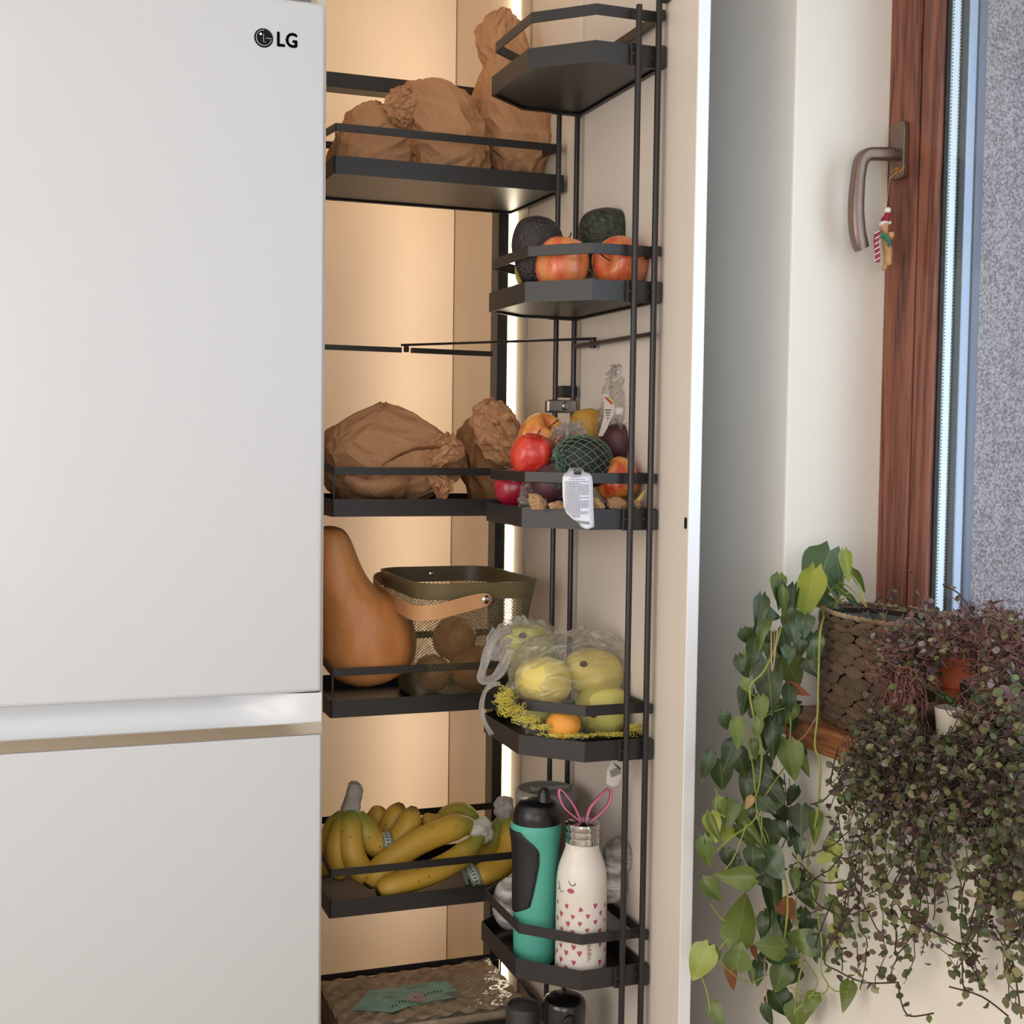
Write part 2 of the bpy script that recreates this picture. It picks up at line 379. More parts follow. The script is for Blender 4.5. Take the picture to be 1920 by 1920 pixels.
# emblem and letters
def fpt(px, py): return at(px, py, Y=FY-.0012)
ec = fpt(494.5, 71); er = 17.6/ppm(ec)
em = MB(); em.lathe([(er, 0), (er, .001)], 48); em.xf(Matrix.Translation((ec.x, FY, ec.z)) @ Matrix.Rotation(PI/2, 4, 'X'))
emo = em.build('emblem', M['black'], fr); emo['label'] = 'round black emblem'
mk = MB(); yy = FY-.0016
def P2(a, b): return Vector((ec.x+a*er, yy, ec.z+b*er))
arc = [P2(.80*math.cos(t), .80*math.sin(t)) for t in [math.radians(88+i*(272-14)/30) for i in range(31)]]
mk.tube(arc, er*.085, 6, flat=.3); mk.tube([P2(.79, -.06), P2(.79, .0), P2(.22, .0)], er*.085, 6, flat=.3)
mk.tube([P2(-.02, .42), P2(-.02, -.42), P2(.2, -.42)], er*.085, 6, flat=.3)
mk.lathe([(er*.13, 0), (er*.13, .0006)], 16, (0, 0, 0)); nlast = 32
M0 = Matrix.Translation(P2(-.33, .36)+V(0, -.0002, 0)) @ Matrix.Rotation(PI/2, 4, 'X')
for i in range(len(mk.v)-nlast, len(mk.v)): mk.v[i] = tuple(M0 @ Vector(mk.v[i]))
mk.build('emblem_mark', M['white_print'], emo)
for ch, px, py in (('L', 526, 75), ('G', 547, 77)):
    tm = text_mb(ch, .0330, .0004); c = fpt(px, py)
    # thicken by a small offset copy
    tm.xf(Matrix.Translation((c.x, FY-.0006, c.z)) @ Matrix.Rotation(PI/2, 4, 'X') @ Matrix.Diagonal((.88, 1.0, 1, 1)))
    base = list(tm.v); fb = list(tm.f)
    for dx, dz in ((.0009, 0), (-.0009, 0), (0, .0009), (0, -.0009)): tm.add([(x+dx, y, z+dz) for x, y, z in base], fb)
    tm.build('letter', M['letter'], fr)

# ---------------------------------------------------------------- tall cabinet with its door open
CX0, CX1 = .50, .990; CF0, CB = 2.372, 3.16; CT = 2.72; CBOT = .06
cab = empty('pantry_cabinet', ((CX0+CX1)/2, 2.8, 0), 'tall cream pantry cabinet with its door swung open beside the refrigerator', 'cabinet')
for nm, a, b in (('side_panel', (CX1, CF0, CBOT), (CX1+.018, CB+.018, CT)), ('side_panel', (CX0-.018, CF0, CBOT), (CX0, CB+.018, CT)),
                 ('back_panel', (CX0, CB, CBOT), (CX1-.0015, CB+.018, CT)), ('bottom_panel', (CX0, CF0, CBOT), (CX1, CB, CBOT+.018)), ('top_panel', (CX0, CF0, CT-.018), (CX1, CB, CT)),
                 ('hinge_filler', (CX1+.008, 2.336, CBOT), (CX1+.02, CF0, CT)), ('plinth', (CX0, CF0+.05, 0), (CX1, CF0+.066, CBOT))):
    bevel(MB().box(a, b).build(nm, M['lam'], cab), .001, 1)
ya = at(966, 900, X=CX1)[1]; yb = at(956, 900, X=CX1)[1]; yc = at(986, 900, X=CX1)[1]
lp = MB().box((CX1-.004, yc, CBOT+.02), (CX1-.0002, yb+.004, CT-.02)).build('light_profile', M['alu'], cab)
lo = MB().box((CX1-.0075, ya+.005, CBOT+.03), (CX1-.0041, yb, CT-.03)).build('light_strip', M['led'], cab); lo['label'] = 'glowing warm white light strip'
area('cabinet_strip_light', (CX1-.014, (ya+yb)/2+.006, (CT+CBOT)/2), (-1, .35, 0), 2.35, .012, 4.2, (1.0, .72, .46)).rotation_euler = Vector((-1, .35, 0)).to_track_quat('-Z', 'X').to_euler()
area('cabinet_strip_glow', (CX1-.012, yb+.006, (CT+CBOT)/2), (0, 1, 0), 2.35, .012, 2.2, (1.0, .74, .50)).rotation_euler = Vector((-.12, 1, 0)).to_track_quat('-Z', 'X').to_euler()
# door, opened square to the front
DX0, DX1, DY0, DY1 = .985, 1.0055, 1.884, 2.335
door = empty('door', (DX1, DY1, 0)); attach(door, cab)
bevel(MB().box((DX0, DY0, CBOT), (DX1, DY1, CT)).build('door_leaf', [M['lam_door']], door), .0012, 2)
bevel(MB().box((DX1-.0002, DY0, CBOT), (DX1+.0012, DY1, CT)).build('front_face', M['edge'], door), .0004, 1)
bevel(MB().box((DX0+.0003, DY0-.0014, CBOT), (DX1-.0003, DY0+.0002, CT)).build('edge_band', M['edge'], door), .0005, 1)
sp_ = at(1286, 981, X=DX0); slot = MB(); rr = .0042; hz = .0095
poly = [(rr*math.cos(a), (hz-rr if math.sin(a) > 0 else -(hz-rr))+rr*math.sin(a)) for a in [i*PI/8 for i in range(16)]]
slot.prism(poly, -.0006, .0006); slot.xf(Matrix.Translation((DX0-.0003, sp_.y, sp_.z)) @ Matrix(((0,0,-1,0),(1,0,0,0),(0,1,0,0),(0,0,0,1))))
slot.build('bumper_slot', M['blackp'], door)
# ---------------------------------------------------------------- wire racks
TH = .034
DOORZ = [H+.619, H+.236, H-.140, H-.527, H-.914, H-1.30]
BX1 = .981
OUT = [(BX1, 2.000), (.862, 2.000), (.777, 2.086), (.777, 2.270), (.862, 2.341), (BX1, 2.341)]
rack = empty('door_rack', (.95, 2.17, 0), 'anthracite metal rack with six trays mounted on the inner face of the open door', 'rack')
def tray(name, parent, poly, z, rail_lo, rail_hi, floor_mat=None):
    t = MB(); t.wall(poly, z, z+TH, .0015)
    t.wall(inset(poly, .0015), z, z+.0012, .005)
    t.prism(inset(poly, .0015), z+.004, z+.0055)
    o = t.build(name, M['dark'], parent)
    r = MB(); r.wall(inset(poly, .005), z+rail_lo, z+rail_hi, .002)
    q = bevel(r.build('rail', M['dark'], o), .0006, 1)
    return o
for k, z in enumerate(DOORZ):
    t = tray('tray', rack, OUT, z, TH+.042, TH+.060)
    c = MB(); ya_, yb_, yc_ = 1.9930, 1.9965, 2.0
    c.prism([(.921, ya_), (.929, ya_), (.929, yb_), (BX1+.002, yb_), (BX1+.002, yc_), (.921, yc_)], z-.001, z+TH+.001)
    cl = bevel(c.build('clamp', M['dark'], t), .001, 2)
    bevel(MB().box((.921, 2.341, z-.001), (BX1+.002, 2.3445, z+TH+.001)).build('clamp', M['dark'], t), .001, 2)
    for px_ in (.925, .960):
        s = MB(); s.lathe([(.0014, 0), (.0014, .002)], 8, (0, 0, 0)); n0 = 16
        M0 = Matrix.Translation((px_, 1.9955 if px_ > .93 else 1.9925, z+TH*.5)) @ Matrix.Rotation(PI/2, 4, 'X')
        for i in range(len(s.v)-n0, len(s.v)): s.v[i] = tuple(M0 @ Vector(s.v[i]))
        s.build('screw', M['satin'], t)
    e = MB(); e.lathe([(.006, 0), (.007, .001), (.007, TH-.001), (.006, TH)], 16, (BX1-.0045, 1.992, z))
    e.build('end_cap', M['dark'], t, True)
    e = MB(); e.lathe([(.005, 0), (.006, .001), (.006, .015), (.005, .016)], 16, (BX1-.004, 1.9955, z+TH+.043)); e.build('end_cap', M['dark'], t, True)
def rod(parent, x, y, z0, z1, r=.0052, mt=None, name='rod'):
    return MB().lathe([(r*.8, z0), (r, z0+.001), (r, z1-.001), (r*.8, z1)], 16, (x, y, 0)).build(name, mt or M['rodm'], parent, True)
RYn = 1.9865; RYf = 2.3500
rod(rack, at(1190, 500, Y=RYn)[0], RYn, .07, at(1203, 9, Y=RYn)[2])
rod(rack, at(1227, 500, Y=RYn)[0], RYn, .07, H+.98)
rod(rack, at(1046, 400, Y=RYf)[0], RYf, .07, DOORZ[0]+TH+.06, .005)
rod(rack, at(1080, 400, Y=RYf)[0], RYf, .07, DOORZ[0]+TH+.06, .005)
# upper bracket that holds the long rod
bp_ = at(1242, 0, Y=RYn)
bevel(MB().box((bp_.x-.006, 1.975, bp_.z-.002), (DX0, 1.998, bp_.z+.012)).build('bracket', M['blackp'], rack), .003, 3)
# middle clamp on the rear rods
c = at(1054, 762, Y=RYf-.008)
b = MB().box((c.x-.031, RYf-.011, c.z-.0125), (c.x+.031, RYf+.008, c.z+.0125)).build('coupling', M['satin'], rack); bevel(b, .004, 3); b['label'] = 'satin steel coupling'
k = MB(); k.lathe([(.008, 0), (.008, .004), (.006, .006)], 20); k.xf(Matrix.Translation((c.x+.006, RYf-.011, c.z+.001)) @ Matrix.Rotation(PI/2, 4, 'X')); k.build('coupling_knob', M['satin'], b, True)
c2 = at(1065, 735, Y=RYf+.02)
bevel(MB().box((c2.x-.023, RYf-.002, c2.z-.011), (DX0, RYf+.03, c2.z+.011)).build('wall_block', M['blackp'], rack), .002, 2)
# link arm on the door side
a = at(1078, 650, Y=2.335); b_ = at(1222, 627, Y=1.992)
arm = MB().obox(a, lerp(a, b_, .17), .010, .008).build('link_arm', M['dark'], rack)
MB().obox(lerp(a, b_, .16), lerp(a, b_, 1.0), .012, .0065).build('link_sleeve', M['dark'], arm)
pj = lerp(a, b_, .26)
pv = MB().lathe([(.006, -.008), (.006, .008)], 16, tuple(pj)).build('pivot', M['blackp'], arm, True)

# ---------------------------------------------------------------- pull-out frame inside the cabinet
pull = empty('pullout_frame', (.75, 2.6, 0), 'anthracite pull-out frame with deep trays inside the lit cabinet', 'rack')
LX0, LX1, LY0, LY1 = .5245, .9795, 2.420, 2.694
SL = [(LX0+.004, LY0), (LX1, LY0), (LX1-.006, LY1), (LX0, LY1), (LX0-.0, LY0+.004)]
LEVEL = [H+.4905, H-.140, H-.5175, H-.899, H-1.235]
for z in LEVEL:
    t = MB(); t.wall(SL, z, z+TH-.001, .0015); t.wall(inset(SL, .0015), z, z+.0012, .006); t.prism(inset(SL, .0015), z+.004, z+.0055)
    o = t.build('tray', M['dark'], pull)
    # the guard rail climbs from front to back
    pl = inset(SL, .004); r = MB(); n = len(pl)
    zf = lambda y: z+lerp(.092, .118, (y-LY0)/(LY1-LY0))
    inn = inset(pl, .002); vs = []
    for x, y in pl: vs += [(x, y, zf(y)-.0145), (x, y, zf(y))]
    for (x, y), (xo, yo) in zip(inn, pl): vs += [(x, y, zf(yo)-.0145), (x, y, zf(yo))]
    fs = []
    for i in range(n):
        j = (i+1) % n
        fs += [(2*i, 2*j, 2*j+1, 2*i+1), (2*n+2*j, 2*n+2*i, 2*n+2*i+1, 2*n+2*j+1), (2*i+1, 2*j+1, 2*n+2*j+1, 2*n+2*i+1), (2*j, 2*i, 2*n+2*i, 2*n+2*j)]
    r.add(vs, fs); bevel(r.build('rail', M['dark'], o), .0006, 1)
    for x, y in ((LX0+.0055, LY0+.007), (LX1-.007, LY0+.006), (LX0+.006, LY1-.006), (LX1-.014, LY1-.006)):
        p = MB(); p.box((x-.0014, y-.0014, z+.004), (x+.0014, y+.0014, zf(y)-.01))
        p.build('rail_post', M['dark'], o)
pxa, pxb = at(932, 700, Y=2.702)[0], at(950.5, 700, Y=2.702)[0]
post = bevel(MB().box((pxa, 2.702, .1), (pxb, 2.748, H+.745)).build('post', M['dark'], pull), .0008, 1)
for z in (H+.42, H-.59, H-.95, H-.2): MB().box((pxa+.006, 2.7006, z-.012), (pxa+.012, 2.7021, z+.012)).build('slot', M['blackp'], post)
bevel(MB().box((LX0-.005, 2.702, .1), (LX0+.012, 2.748, H+.745)).build('post', M['dark'], pull), .0008, 1)
za = at(611, 133, Y=2.70)[2]; zb = at(611, 161, Y=2.70)[2]
bevel(MB().box((LX0-.005, 2.700, zb), (pxb, 2.748, za)).build('top_bar', M['dark'], pull), .0008, 1)
a = at(600, 651, Y=2.70); a = a+V(LX0+.006-a.x, 0, .0008); b_ = at(922, 664, Y=2.70); mid = at(760, 656, Y=2.70)
cb = MB().obox(a, at(752, 656.5, Y=2.70), .012, .0105).build('cross_bar', M['rodm'], pull)
MB().obox(at(771, 657, Y=2.70), b_, .012, .0105).build('cross_bar', M['rodm'], pull)
MB().lathe([(.005, -.006), (.006, 0), (.005, .007)], 14, tuple(at(762, 655, Y=2.70))).build('pivot', M['blackp'], pull, True)
MB().tube([at(753, 647, Y=2.69), at(1118, 635, Y=2.262)], .0026, 8).build('link_rod', M['rodm'], pull, True)
# ---------------------------------------------------------------- shapes shared by the food and the bags
def crum(p, s, a, seed=0.0):
    """height of crumpled paper or film at p: flat plates meeting in creases"""
    q = Vector(p)*s+Vector((seed, seed*1.7, -seed))
    d, _ = noise.voronoi(q)
    e, _ = noise.voronoi(q*2.1+Vector((3.1, 0, 1)))
    return a*(min((d[1]-d[0])*1.4, 1)-.5+.45*(min((e[1]-e[0])*1.5, 1)-.5))
def catmull(rows, k):
    out = []
    n = len(rows)
    for i in range(n-1):
        p0, p1, p2, p3 = rows[max(i-1, 0)], rows[i], rows[i+1], rows[min(i+2, n-1)]
        for j in range(k):
            t = j/k
            out.append(tuple(.5*((2*b)+(-a+c)*t+(2*a-5*b+4*c-d)*t*t+(-a+3*b-3*c+d)*t**3) for a, b, c, d in zip(p0, p1, p2, p3)))
    out.append(rows[-1]); return out
def body(rows, Y, dy, n=56, sub=5, power=2.3, amp=0, sc_=14, seed=0, ctr=None, rip=0):
    """a closed body from measured widths: rows = (height px, left px, right px), half depth dy"""
    rr = []
    for py, l, r in rows:
        mid = (l+r)/2
        a = at(l, py, Y=Y); b = at(r, py, Y=Y); c = at(mid, py, Y=Y)
        rr.append((c.z, (a.x+b.x)/2, (b.x-a.x)/2))
    rr = catmull(rr, sub); mx = max(q[2] for q in rr)
    sg = 1 if rr[0][0] > rr[-1][0] else -1
    w0 = min(rr[0][2], mx*.6); w1 = min(rr[-1][2], mx*.6)
    rr = [(rr[0][0]+sg*w0*o_, rr[0][1], rr[0][2]*k_) for o_, k_ in ((.17, .12), (.15, .5), (.08, .82))]+rr+[(rr[-1][0]-sg*w1*o_, rr[-1][1], rr[-1][2]*k_) for o_, k_ in ((.04, .82), (.06, .5), (.07, .12))]
    rings = []
    for z, cx, w_ in rr:
        w_ = max(w_, .001); d_ = dy*(w_/mx)**.75
        ring = []
        for k in range(n):
            t = 2*PI*k/n; c, s = math.cos(t), math.sin(t)
            x = cx+w_*math.copysign(abs(c)**(2/power), c); y = Y+d_*math.copysign(abs(s)**(2/power), s)
            p = Vector((x, y, z))
            if amp:
                nrm = Vector((c/w_, s/d_, 0)).normalized()
                p += nrm*crum(p, sc_, amp*min(1, w_/mx*1.6), seed)
                p.z += crum(p+Vector((5, 5, 5)), sc_, amp*.35, seed)
            if rip: p += Vector((c, s, 0))*rip*(abs(math.sin(t*5))-.5)*w_/mx
            ring.append(p)
        rings.append(ring)
    return MB().loft(rings)
def sphere_fn(c, r, fn=None, sub=4): return MB().ico(c, r, sub, 0, fn)
def floor_y(px, py, z): return at(px, py, Z=z).y

# ---------------------------------------------------------------- brown paper bags
def paper(name, c1, c2):
    m_ = mat(name, c1, .72, col2=c2, noise_=.7, nscale=7, bump=0)
    nt = m_.node_tree; b = nt.nodes['Principled BSDF']
    tc = nt.nodes.new('ShaderNodeTexCoord'); hs = []
    for s_, dist in ((16, .0), (38, .0)):
        v = nt.nodes.new('ShaderNodeTexVoronoi'); v.feature = 'DISTANCE_TO_EDGE'; v.inputs['Scale'].default_value = s_
        nz = nt.nodes.new('ShaderNodeTexNoise'); nz.inputs['Scale'].default_value = s_*.5
        mx = nt.nodes.new('ShaderNodeMixRGB'); mx.inputs[0].default_value = .18; nt.links.new(tc.outputs['Object'], mx.inputs[1]); nt.links.new(nz.outputs['Color'], mx.inputs[2]); nt.links.new(tc.outputs['Object'], nz.inputs['Vector'])
        nt.links.new(mx.outputs[0], v.inputs['Vector']); hs.append(v.outputs['Distance'])
    ad = nt.nodes.new('ShaderNodeMath'); ad.operation = 'MULTIPLY_ADD'; ad.inputs[1].default_value = .4; nt.links.new(hs[1], ad.inputs[0]); nt.links.new(hs[0], ad.inputs[2])
    bp = nt.nodes.new('ShaderNodeBump'); bp.inputs['Strength'].default_value = .35; bp.inputs['Distance'].default_value = .012
    nt.links.new(ad.outputs[0], bp.inputs['Height']); nt.links.new(bp.outputs[0], b.inputs['Normal']); return m_
M['paper'] = paper('brown_kraft_paper', (196,146,104), (182,132,92))
M['paper2'] = paper('dark_kraft_paper', (160,112,70), (146,100,62))

def crumple(mb, a1, a2, seed, merge=True):
    """turn a smooth body into creased paper: irregular flat facets, then finer ones"""
    bm = bmesh.new(); vs = [bm.verts.new(p) for p in mb.v]
    for f in mb.f:
        try: bm.faces.new([vs[i] for i in f])
        except ValueError: pass
    rnd = random.Random(seed)
    def jit(a, side):
        bm.normal_update()
        for v in bm.verts: v.co += v.normal*rnd.gauss(0, a)+Vector((rnd.gauss(0, side), rnd.gauss(0, side), rnd.gauss(0, side)))
    jit(a1, a1*.9)
    bmesh.ops.triangulate(bm, faces=bm.faces[:], quad_method='LONG_EDGE')
    bmesh.ops.subdivide_edges(bm, edges=bm.edges[:], cuts=1, use_grid_fill=True)
    jit(a2, a2*.9)
    bmesh.ops.triangulate(bm, faces=bm.faces[:])
    bmesh.ops.subdivide_edges(bm, edges=bm.edges[:], cuts=1, use_grid_fill=True)
    jit(a2*.16, a2*.14)
    bmesh.ops.recalc_face_normals(bm, faces=bm.faces[:])
    o = MB(); bm.verts.index_update(); o.v = [tuple(v.co) for v in bm.verts]; o.f = [tuple(v.index for v in f.verts) for f in bm.faces]; o.mi = [0]*len(o.f); bm.free(); return o
def bag(label, rows, Y, dy, amp=.010, sc_=11, seed=0, mt=None, power=2.4, rip=0):
    cx = at((rows[-1][1]+rows[-1][2])/2, rows[-1][0], Y=Y)
    t = empty('paper_bag', (cx.x, Y, cx.z), label, 'paper bag', 'brown paper bags on the pull-out shelves')
    b = crumple(body(rows, Y, dy, 22, 1, power, amp*.8, sc_, seed, rip=rip), .0021, .0010, seed).build('bag_body', mt or M['paper'], t, True, 13)
    return t
def lump(parent, name, rows, Y, dy, amp, sc_, seed, mt=None):
    return crumple(body(rows, Y, dy, 18, 2, 2.1, amp*.6, sc_, seed), .0022, .0012, seed).build(name, mt or M['paper'], parent, True, 12)
def flap(parent, name, pts, th=.0008, mt=None):
    """a stiff paper edge: a fan of quads between two edge lines of (px, py, Y)"""
    A, B = pts
    a = [at(x, y, Y=Y) for x, y, Y in A]; b = [at(x, y, Y=Y) for x, y, Y in B]; mb = MB(); n = len(a)
    mid = [(p+q)/2+Vector((0, -.006, .003)) for p, q in zip(a, b)]
    vs = a+mid+b; fs = [(i, i+1, n+i+1, n+i) for i in range(n-1)]+[(n+i, n+i+1, 2*n+i+1, 2*n+i) for i in range(n-1)]
    mb.add(vs, fs); o = mb.build(name, mt or M['paper'], parent, True, 30)
    s = o.modifiers.new('thickness', 'SOLIDIFY'); s.thickness = th; return o

zf1 = H+.4905+.0055
b1 = bag('brown paper bag with a crumpled open mouth at the left end of the top shelf',
   [(196,690,716),(203,668,748),(218,650,772),(240,636,786),(262,626,790),(285,618,786),(305,612,780),(328,608,770)], 2.59, .075, .010, 12, 1)
lump(b1, 'bag_mouth', [(168,742,768),(176,730,782),(190,722,788),(208,720,786),(224,724,780),(236,735,768)], 2.525, .022, .009, 34, 2)
b2 = bag('rounded brown paper bag standing in the middle of the top pull-out shelf',
   [(157,782,822),(161,764,846),(172,752,868),(190,746,884),(210,748,895),(235,752,904),(262,756,910),(288,760,912),(308,766,910),(330,772,904)], 2.56, .085, .009, 10, 3)
b3 = bag('tall brown paper bag with a long twisted neck on the top pull-out shelf',
   [(20,936,950),(24,924,964),(40,908,974),(60,897,979),(85,895,984),(105,899,990),(125,905,1000),(150,902,1012),(178,896,1028),(205,892,1038),(235,894,1044),(262,900,1044),(288,908,1036),(308,918,1026),(328,928,1014)], 2.575, .07, .011, 11, 6, rip=.006)
b4 = bag('large smooth brown paper bag filling the left of the middle pull-out shelf',
   [(759,712,730),(764,690,748),(776,662,778),(792,634,806),(810,612,832),(830,600,856),(850,598,868),(872,600,870),(895,606,856),(915,616,826),(938,640,790)], 2.56, .095, .008, 7, 9, power=2.6)
flap(b4, 'bag_lip', ([(715,876,2.47),(745,858,2.465),(775,845,2.465),(805,842,2.465),(838,846,2.47)], [(728,862,2.455),(750,845,2.455),(780,836,2.455),(810,832,2.455),(842,834,2.46)]))
lump(b4, 'bag_tip', [(818,822,850),(832,808,868),(850,800,872),(864,800,856),(878,806,828)], 2.475, .02, .008, 26, 4)
lump(b4, 'bag_tail', [(882,800,826),(896,802,846),(912,812,848),(926,820,842),(932,824,834)], 2.455, .014, .006, 40, 5)
flap(b4, 'bag_base_fold', ([(640,905,2.47),(665,925,2.465),(700,934,2.46),(760,934,2.46)], [(650,890,2.46),(690,900,2.455),(730,892,2.455),(768,882,2.46)]))
b5 = bag('brown paper bag with a heavily crumpled top beside the red apples',
   [(778,896,940),(790,878,952),(808,864,968),(830,857,980),(858,858,988),(885,864,992),(910,872,992),(938,884,985)], 2.58, .07, .006, 8, 12, M['paper2'])
lump(b5, 'crumpled_top', [(750,916,926),(754,905,938),(764,892,955),(780,884,968),(800,884,978),(825,892,984),(845,904,984),(862,920,980),(872,944,972)], 2.50, .032, .010, 34, 8)

# ---------------------------------------------------------------- squash
def streaky(name, c1, c2, c3=None, scale=(6,6,1.2), rough=.4, nscale=3, coat=0, lo=.35, hi=.65, bump=.05, spots=None, sss=.05):
    m_ = mat(name, c1, rough, col2=c2, noise_=hi-lo, nscale=nscale, stretch=scale, coat=coat, bump=bump, bscale=60, sss=sss)
    if spots:
        nt = m_.node_tree; b = nt.nodes['Principled BSDF']; src = b.inputs['Base Color'].links[0].from_socket
        v = nt.nodes.new('ShaderNodeTexVoronoi'); v.inputs['Scale'].default_value = spots[0]; tc = nt.nodes.new('ShaderNodeTexCoord'); nt.links.new(tc.outputs['Object'], v.inputs['Vector'])
        cr = nt.nodes.new('ShaderNodeValToRGB'); cr.color_ramp.elements[0].position = spots[1]; cr.color_ramp.elements[0].color = (1,1,1,1); cr.color_ramp.elements[1].position = spots[1]+.04; cr.color_ramp.elements[1].color = (0,0,0,1)
        nt.links.new(v.outputs['Distance'], cr.inputs[0]); mx = nt.nodes.new('ShaderNodeMixRGB'); nt.links.new(cr.outputs[0], mx.inputs[0]); nt.links.new(src, mx.inputs[1]); mx.inputs[2].default_value = srgb(*spots[2]); nt.links.new(mx.outputs[0], b.inputs['Base Color'])
    return m_
M['squash'] = streaky('squash_skin', (198,124,66), (212,146,88), scale=(5,5,1.4), rough=.42, nscale=5, spots=(90, .12, (186,120,70)))
zf4 = H-.5175+.0055
sq = body([(989,604,634),(993,594,643),(1004,586,652),(1026,581,662),(1055,581,673),(1082,584,687),(1106,590,708),(1124,596,738),(1145,600,758),(1172,602,772),(1205,603,777),(1236,606,771),(1258,616,756),(1274,636,730),(1282,656,705)], 2.515, .088, 64, 6, 2.05, rip=.0022).build('butternut_squash', M['squash'], None, True, 60)
tag(sq, 'tan butternut squash with a thick curved neck beside the refrigerator', 'squash')

# ---------------------------------------------------------------- olive mesh basket
M['olive'] = mat('olive_enamel', (112,100,72), .38, .0, .5)
M['leather'] = mat('tan_leather', (206,154,108), .55, col2=(196,144,98), noise_=.6, nscale=30, bump=.05, bscale=300)
M['steel'] = mat('polished_steel', (190,188,186), .12, 1)
mbk = empty('mesh_basket', (.80, 2.545, zf4), 'olive green wire mesh basket with a tan leather handle', 'basket')
def rrect(cx, cy, hx, hy, r, n=10):
    out = []
    for q, (sx, sy) in enumerate(((1,1),(-1,1),(-1,-1),(1,-1))):
        for i in range(n+1):
            a = q*PI/2+i*PI/2/n; out.append((cx+sx*(hx-r)+r*math.cos(a), cy+sy*(hy-r)+r*math.sin(a)))
    return out
zr = H-.262; zb_ = zf4+.001
def bring(t):                       # t=0 base, 1 rim
    z = lerp(zb_, zr, t); k = t**.8
    return [(x, y, z) for x, y in rrect(lerp(.806, .800, k), lerp(2.555, 2.520, k), lerp(.092, .124, k), lerp(.112, .170, k), lerp(.055, .060, k))]
band = MB(); outer = [bring(.87), bring(1.0)]
def push(r, d):
    c = Vector((sum(p[0] for p in r)/len(r), sum(p[1] for p in r)/len(r)))
    return [(p[0]+(p[0]-c.x)*d, p[1]+(p[1]-c.y)*d, p[2]) for p in r]
band.loft([push(outer[0], 0), push(outer[0], .008), push(outer[1], .008), push(outer[1], .016), push(outer[1], -.006), push(outer[0], -.004)], cap0=False, cap1=False)
band.build('rim_band', M['olive'], mbk, True, 40)
NU, NV = 112, 34
mr_ = []
for j in range(NV+1):
    r = bring(.025+.85*j/NV); L = [0]; 
    for i in range(len(r)): L.append(L[-1]+(Vector(r[(i+1) % len(r)])-Vector(r[i])).length)
    row = []; ii = 0
    for u in range(NU*2):
        d = L[-1]*u/(NU*2)
        while L[ii+1] < d: ii += 1
        row.append(Vector(r[ii]).lerp(Vector(r[(ii+1) % len(r)]), (d-L[ii])/max(L[ii+1]-L[ii], 1e-9)))
    mr_.append(row)
wm_ = MB()
for u in range(NU):
    for sgn in (1, -1):
        pts = [mr_[j][(2*u+sgn*j*2) % (2*NU)] for j in range(NV+1)]
        wm_.tube(pts, .00060, 3, cap=False)
wmo = wm_.build('wire_mesh', M['olive'], mbk, True, 80); wmo['kind'] = 'stuff'
bb = MB(); bb.loft([push(bring(0), -.02), push(bring(.03), .01), push(bring(.03), -.02), push(bring(.005), -.05)], cap0=True, cap1=True); bb.build('base', M['olive'], mbk, True, 40)
hp = [(.815,2.3455,H-.291),(.77,2.3450,H-.300),(.72,2.3430,H-.311),(.690,2.348,H-.316),(.668,2.375,H-.317),(.660,2.42,H-.313),(.656,2.50,H-.306),(.656,2.58,H-.298),(.662,2.65,H-.292),(.685,2.690,H-.286),(.74,2.6975,H-.282),(.80,2.6975,H-.280)]
hp = catmull(hp, 5); hb = MB(); A = []; n = len(hp)
for i, p in enumerate(hp):
    p = Vector(p); t = Vector(hp[min(i+1, n-1)])-Vector(hp[max(i-1, 0)]); sd = Vector((t.y, -t.x, 0)).normalized()
    up = t.cross(sd).normalized(); up = up if up.z > 0 else -up
    e = min(i, n-1-i); wd = .0145*(1 if e > 3 else [.35, .72, .9, .98][e])
    A.append([p+up*wd, p-up*wd, p-up*wd+sd*.0025, p+up*wd+sd*.0025])
hb.loft(A); hd = bevel(hb.build('handle', M['leather'], mbk, False), .0006, 1)
for q, yy_ in ((1, 2.3435), (-1, 2.695)):
    s = MB(); s.lathe([(.0075, 0), (.0078, .0015), (.006, .0032), (.003, .004)], 20); s.xf(Matrix.Translation((.803, yy_, H-.293 if q > 0 else H-.282)) @ Matrix.Rotation(PI/2, 4, 'X')); s.build('rivet', M['steel'], mbk, True)
s = MB(); s.lathe([(.006, 0), (.006, .002), (.003, .0035)], 16); s.xf(Matrix.Translation((.797, 2.683, H-.277)) @ Matrix.Rotation(PI/2, 4, 'X')); s.build('rivet', M['steel'], mbk, True)
M['onion'] = streaky('brown_onion_skin', (176,112,62), (206,146,90), scale=(9,9,1), rough=.35, nscale=4)
def onion(c, r, label, tilt):
    mb = MB(); mb.lathe([(r*.02, r*1.18), (r*.08, r*1.08), (r*.3, r*.93), (r*.62, r*.74), (r*.9, r*.38), (r, 0), (r*.93, -r*.38), (r*.7, -r*.68), (r*.35, -r*.86), (r*.08, -r*.9)], 28)
    o = mb.build('onion', M['onion'], None, True, 70); o.location = c; o.rotation_euler = tilt; tag(o, label, 'onion', 'onions in the mesh basket'); return o
onion((.848, 2.555, zf4+.052), .050, 'large brown onion lying at the right inside the mesh basket', (.3, .5, 0))
onion((.768, 2.575, zf4+.042), .040, 'smaller brown onion lying at the left inside the mesh basket', (1.2, .2, 1))
onion((.815, 2.575, zf4+.112), .046, 'brown onion resting on top of the others in the mesh basket', (.9, -.8, 0))

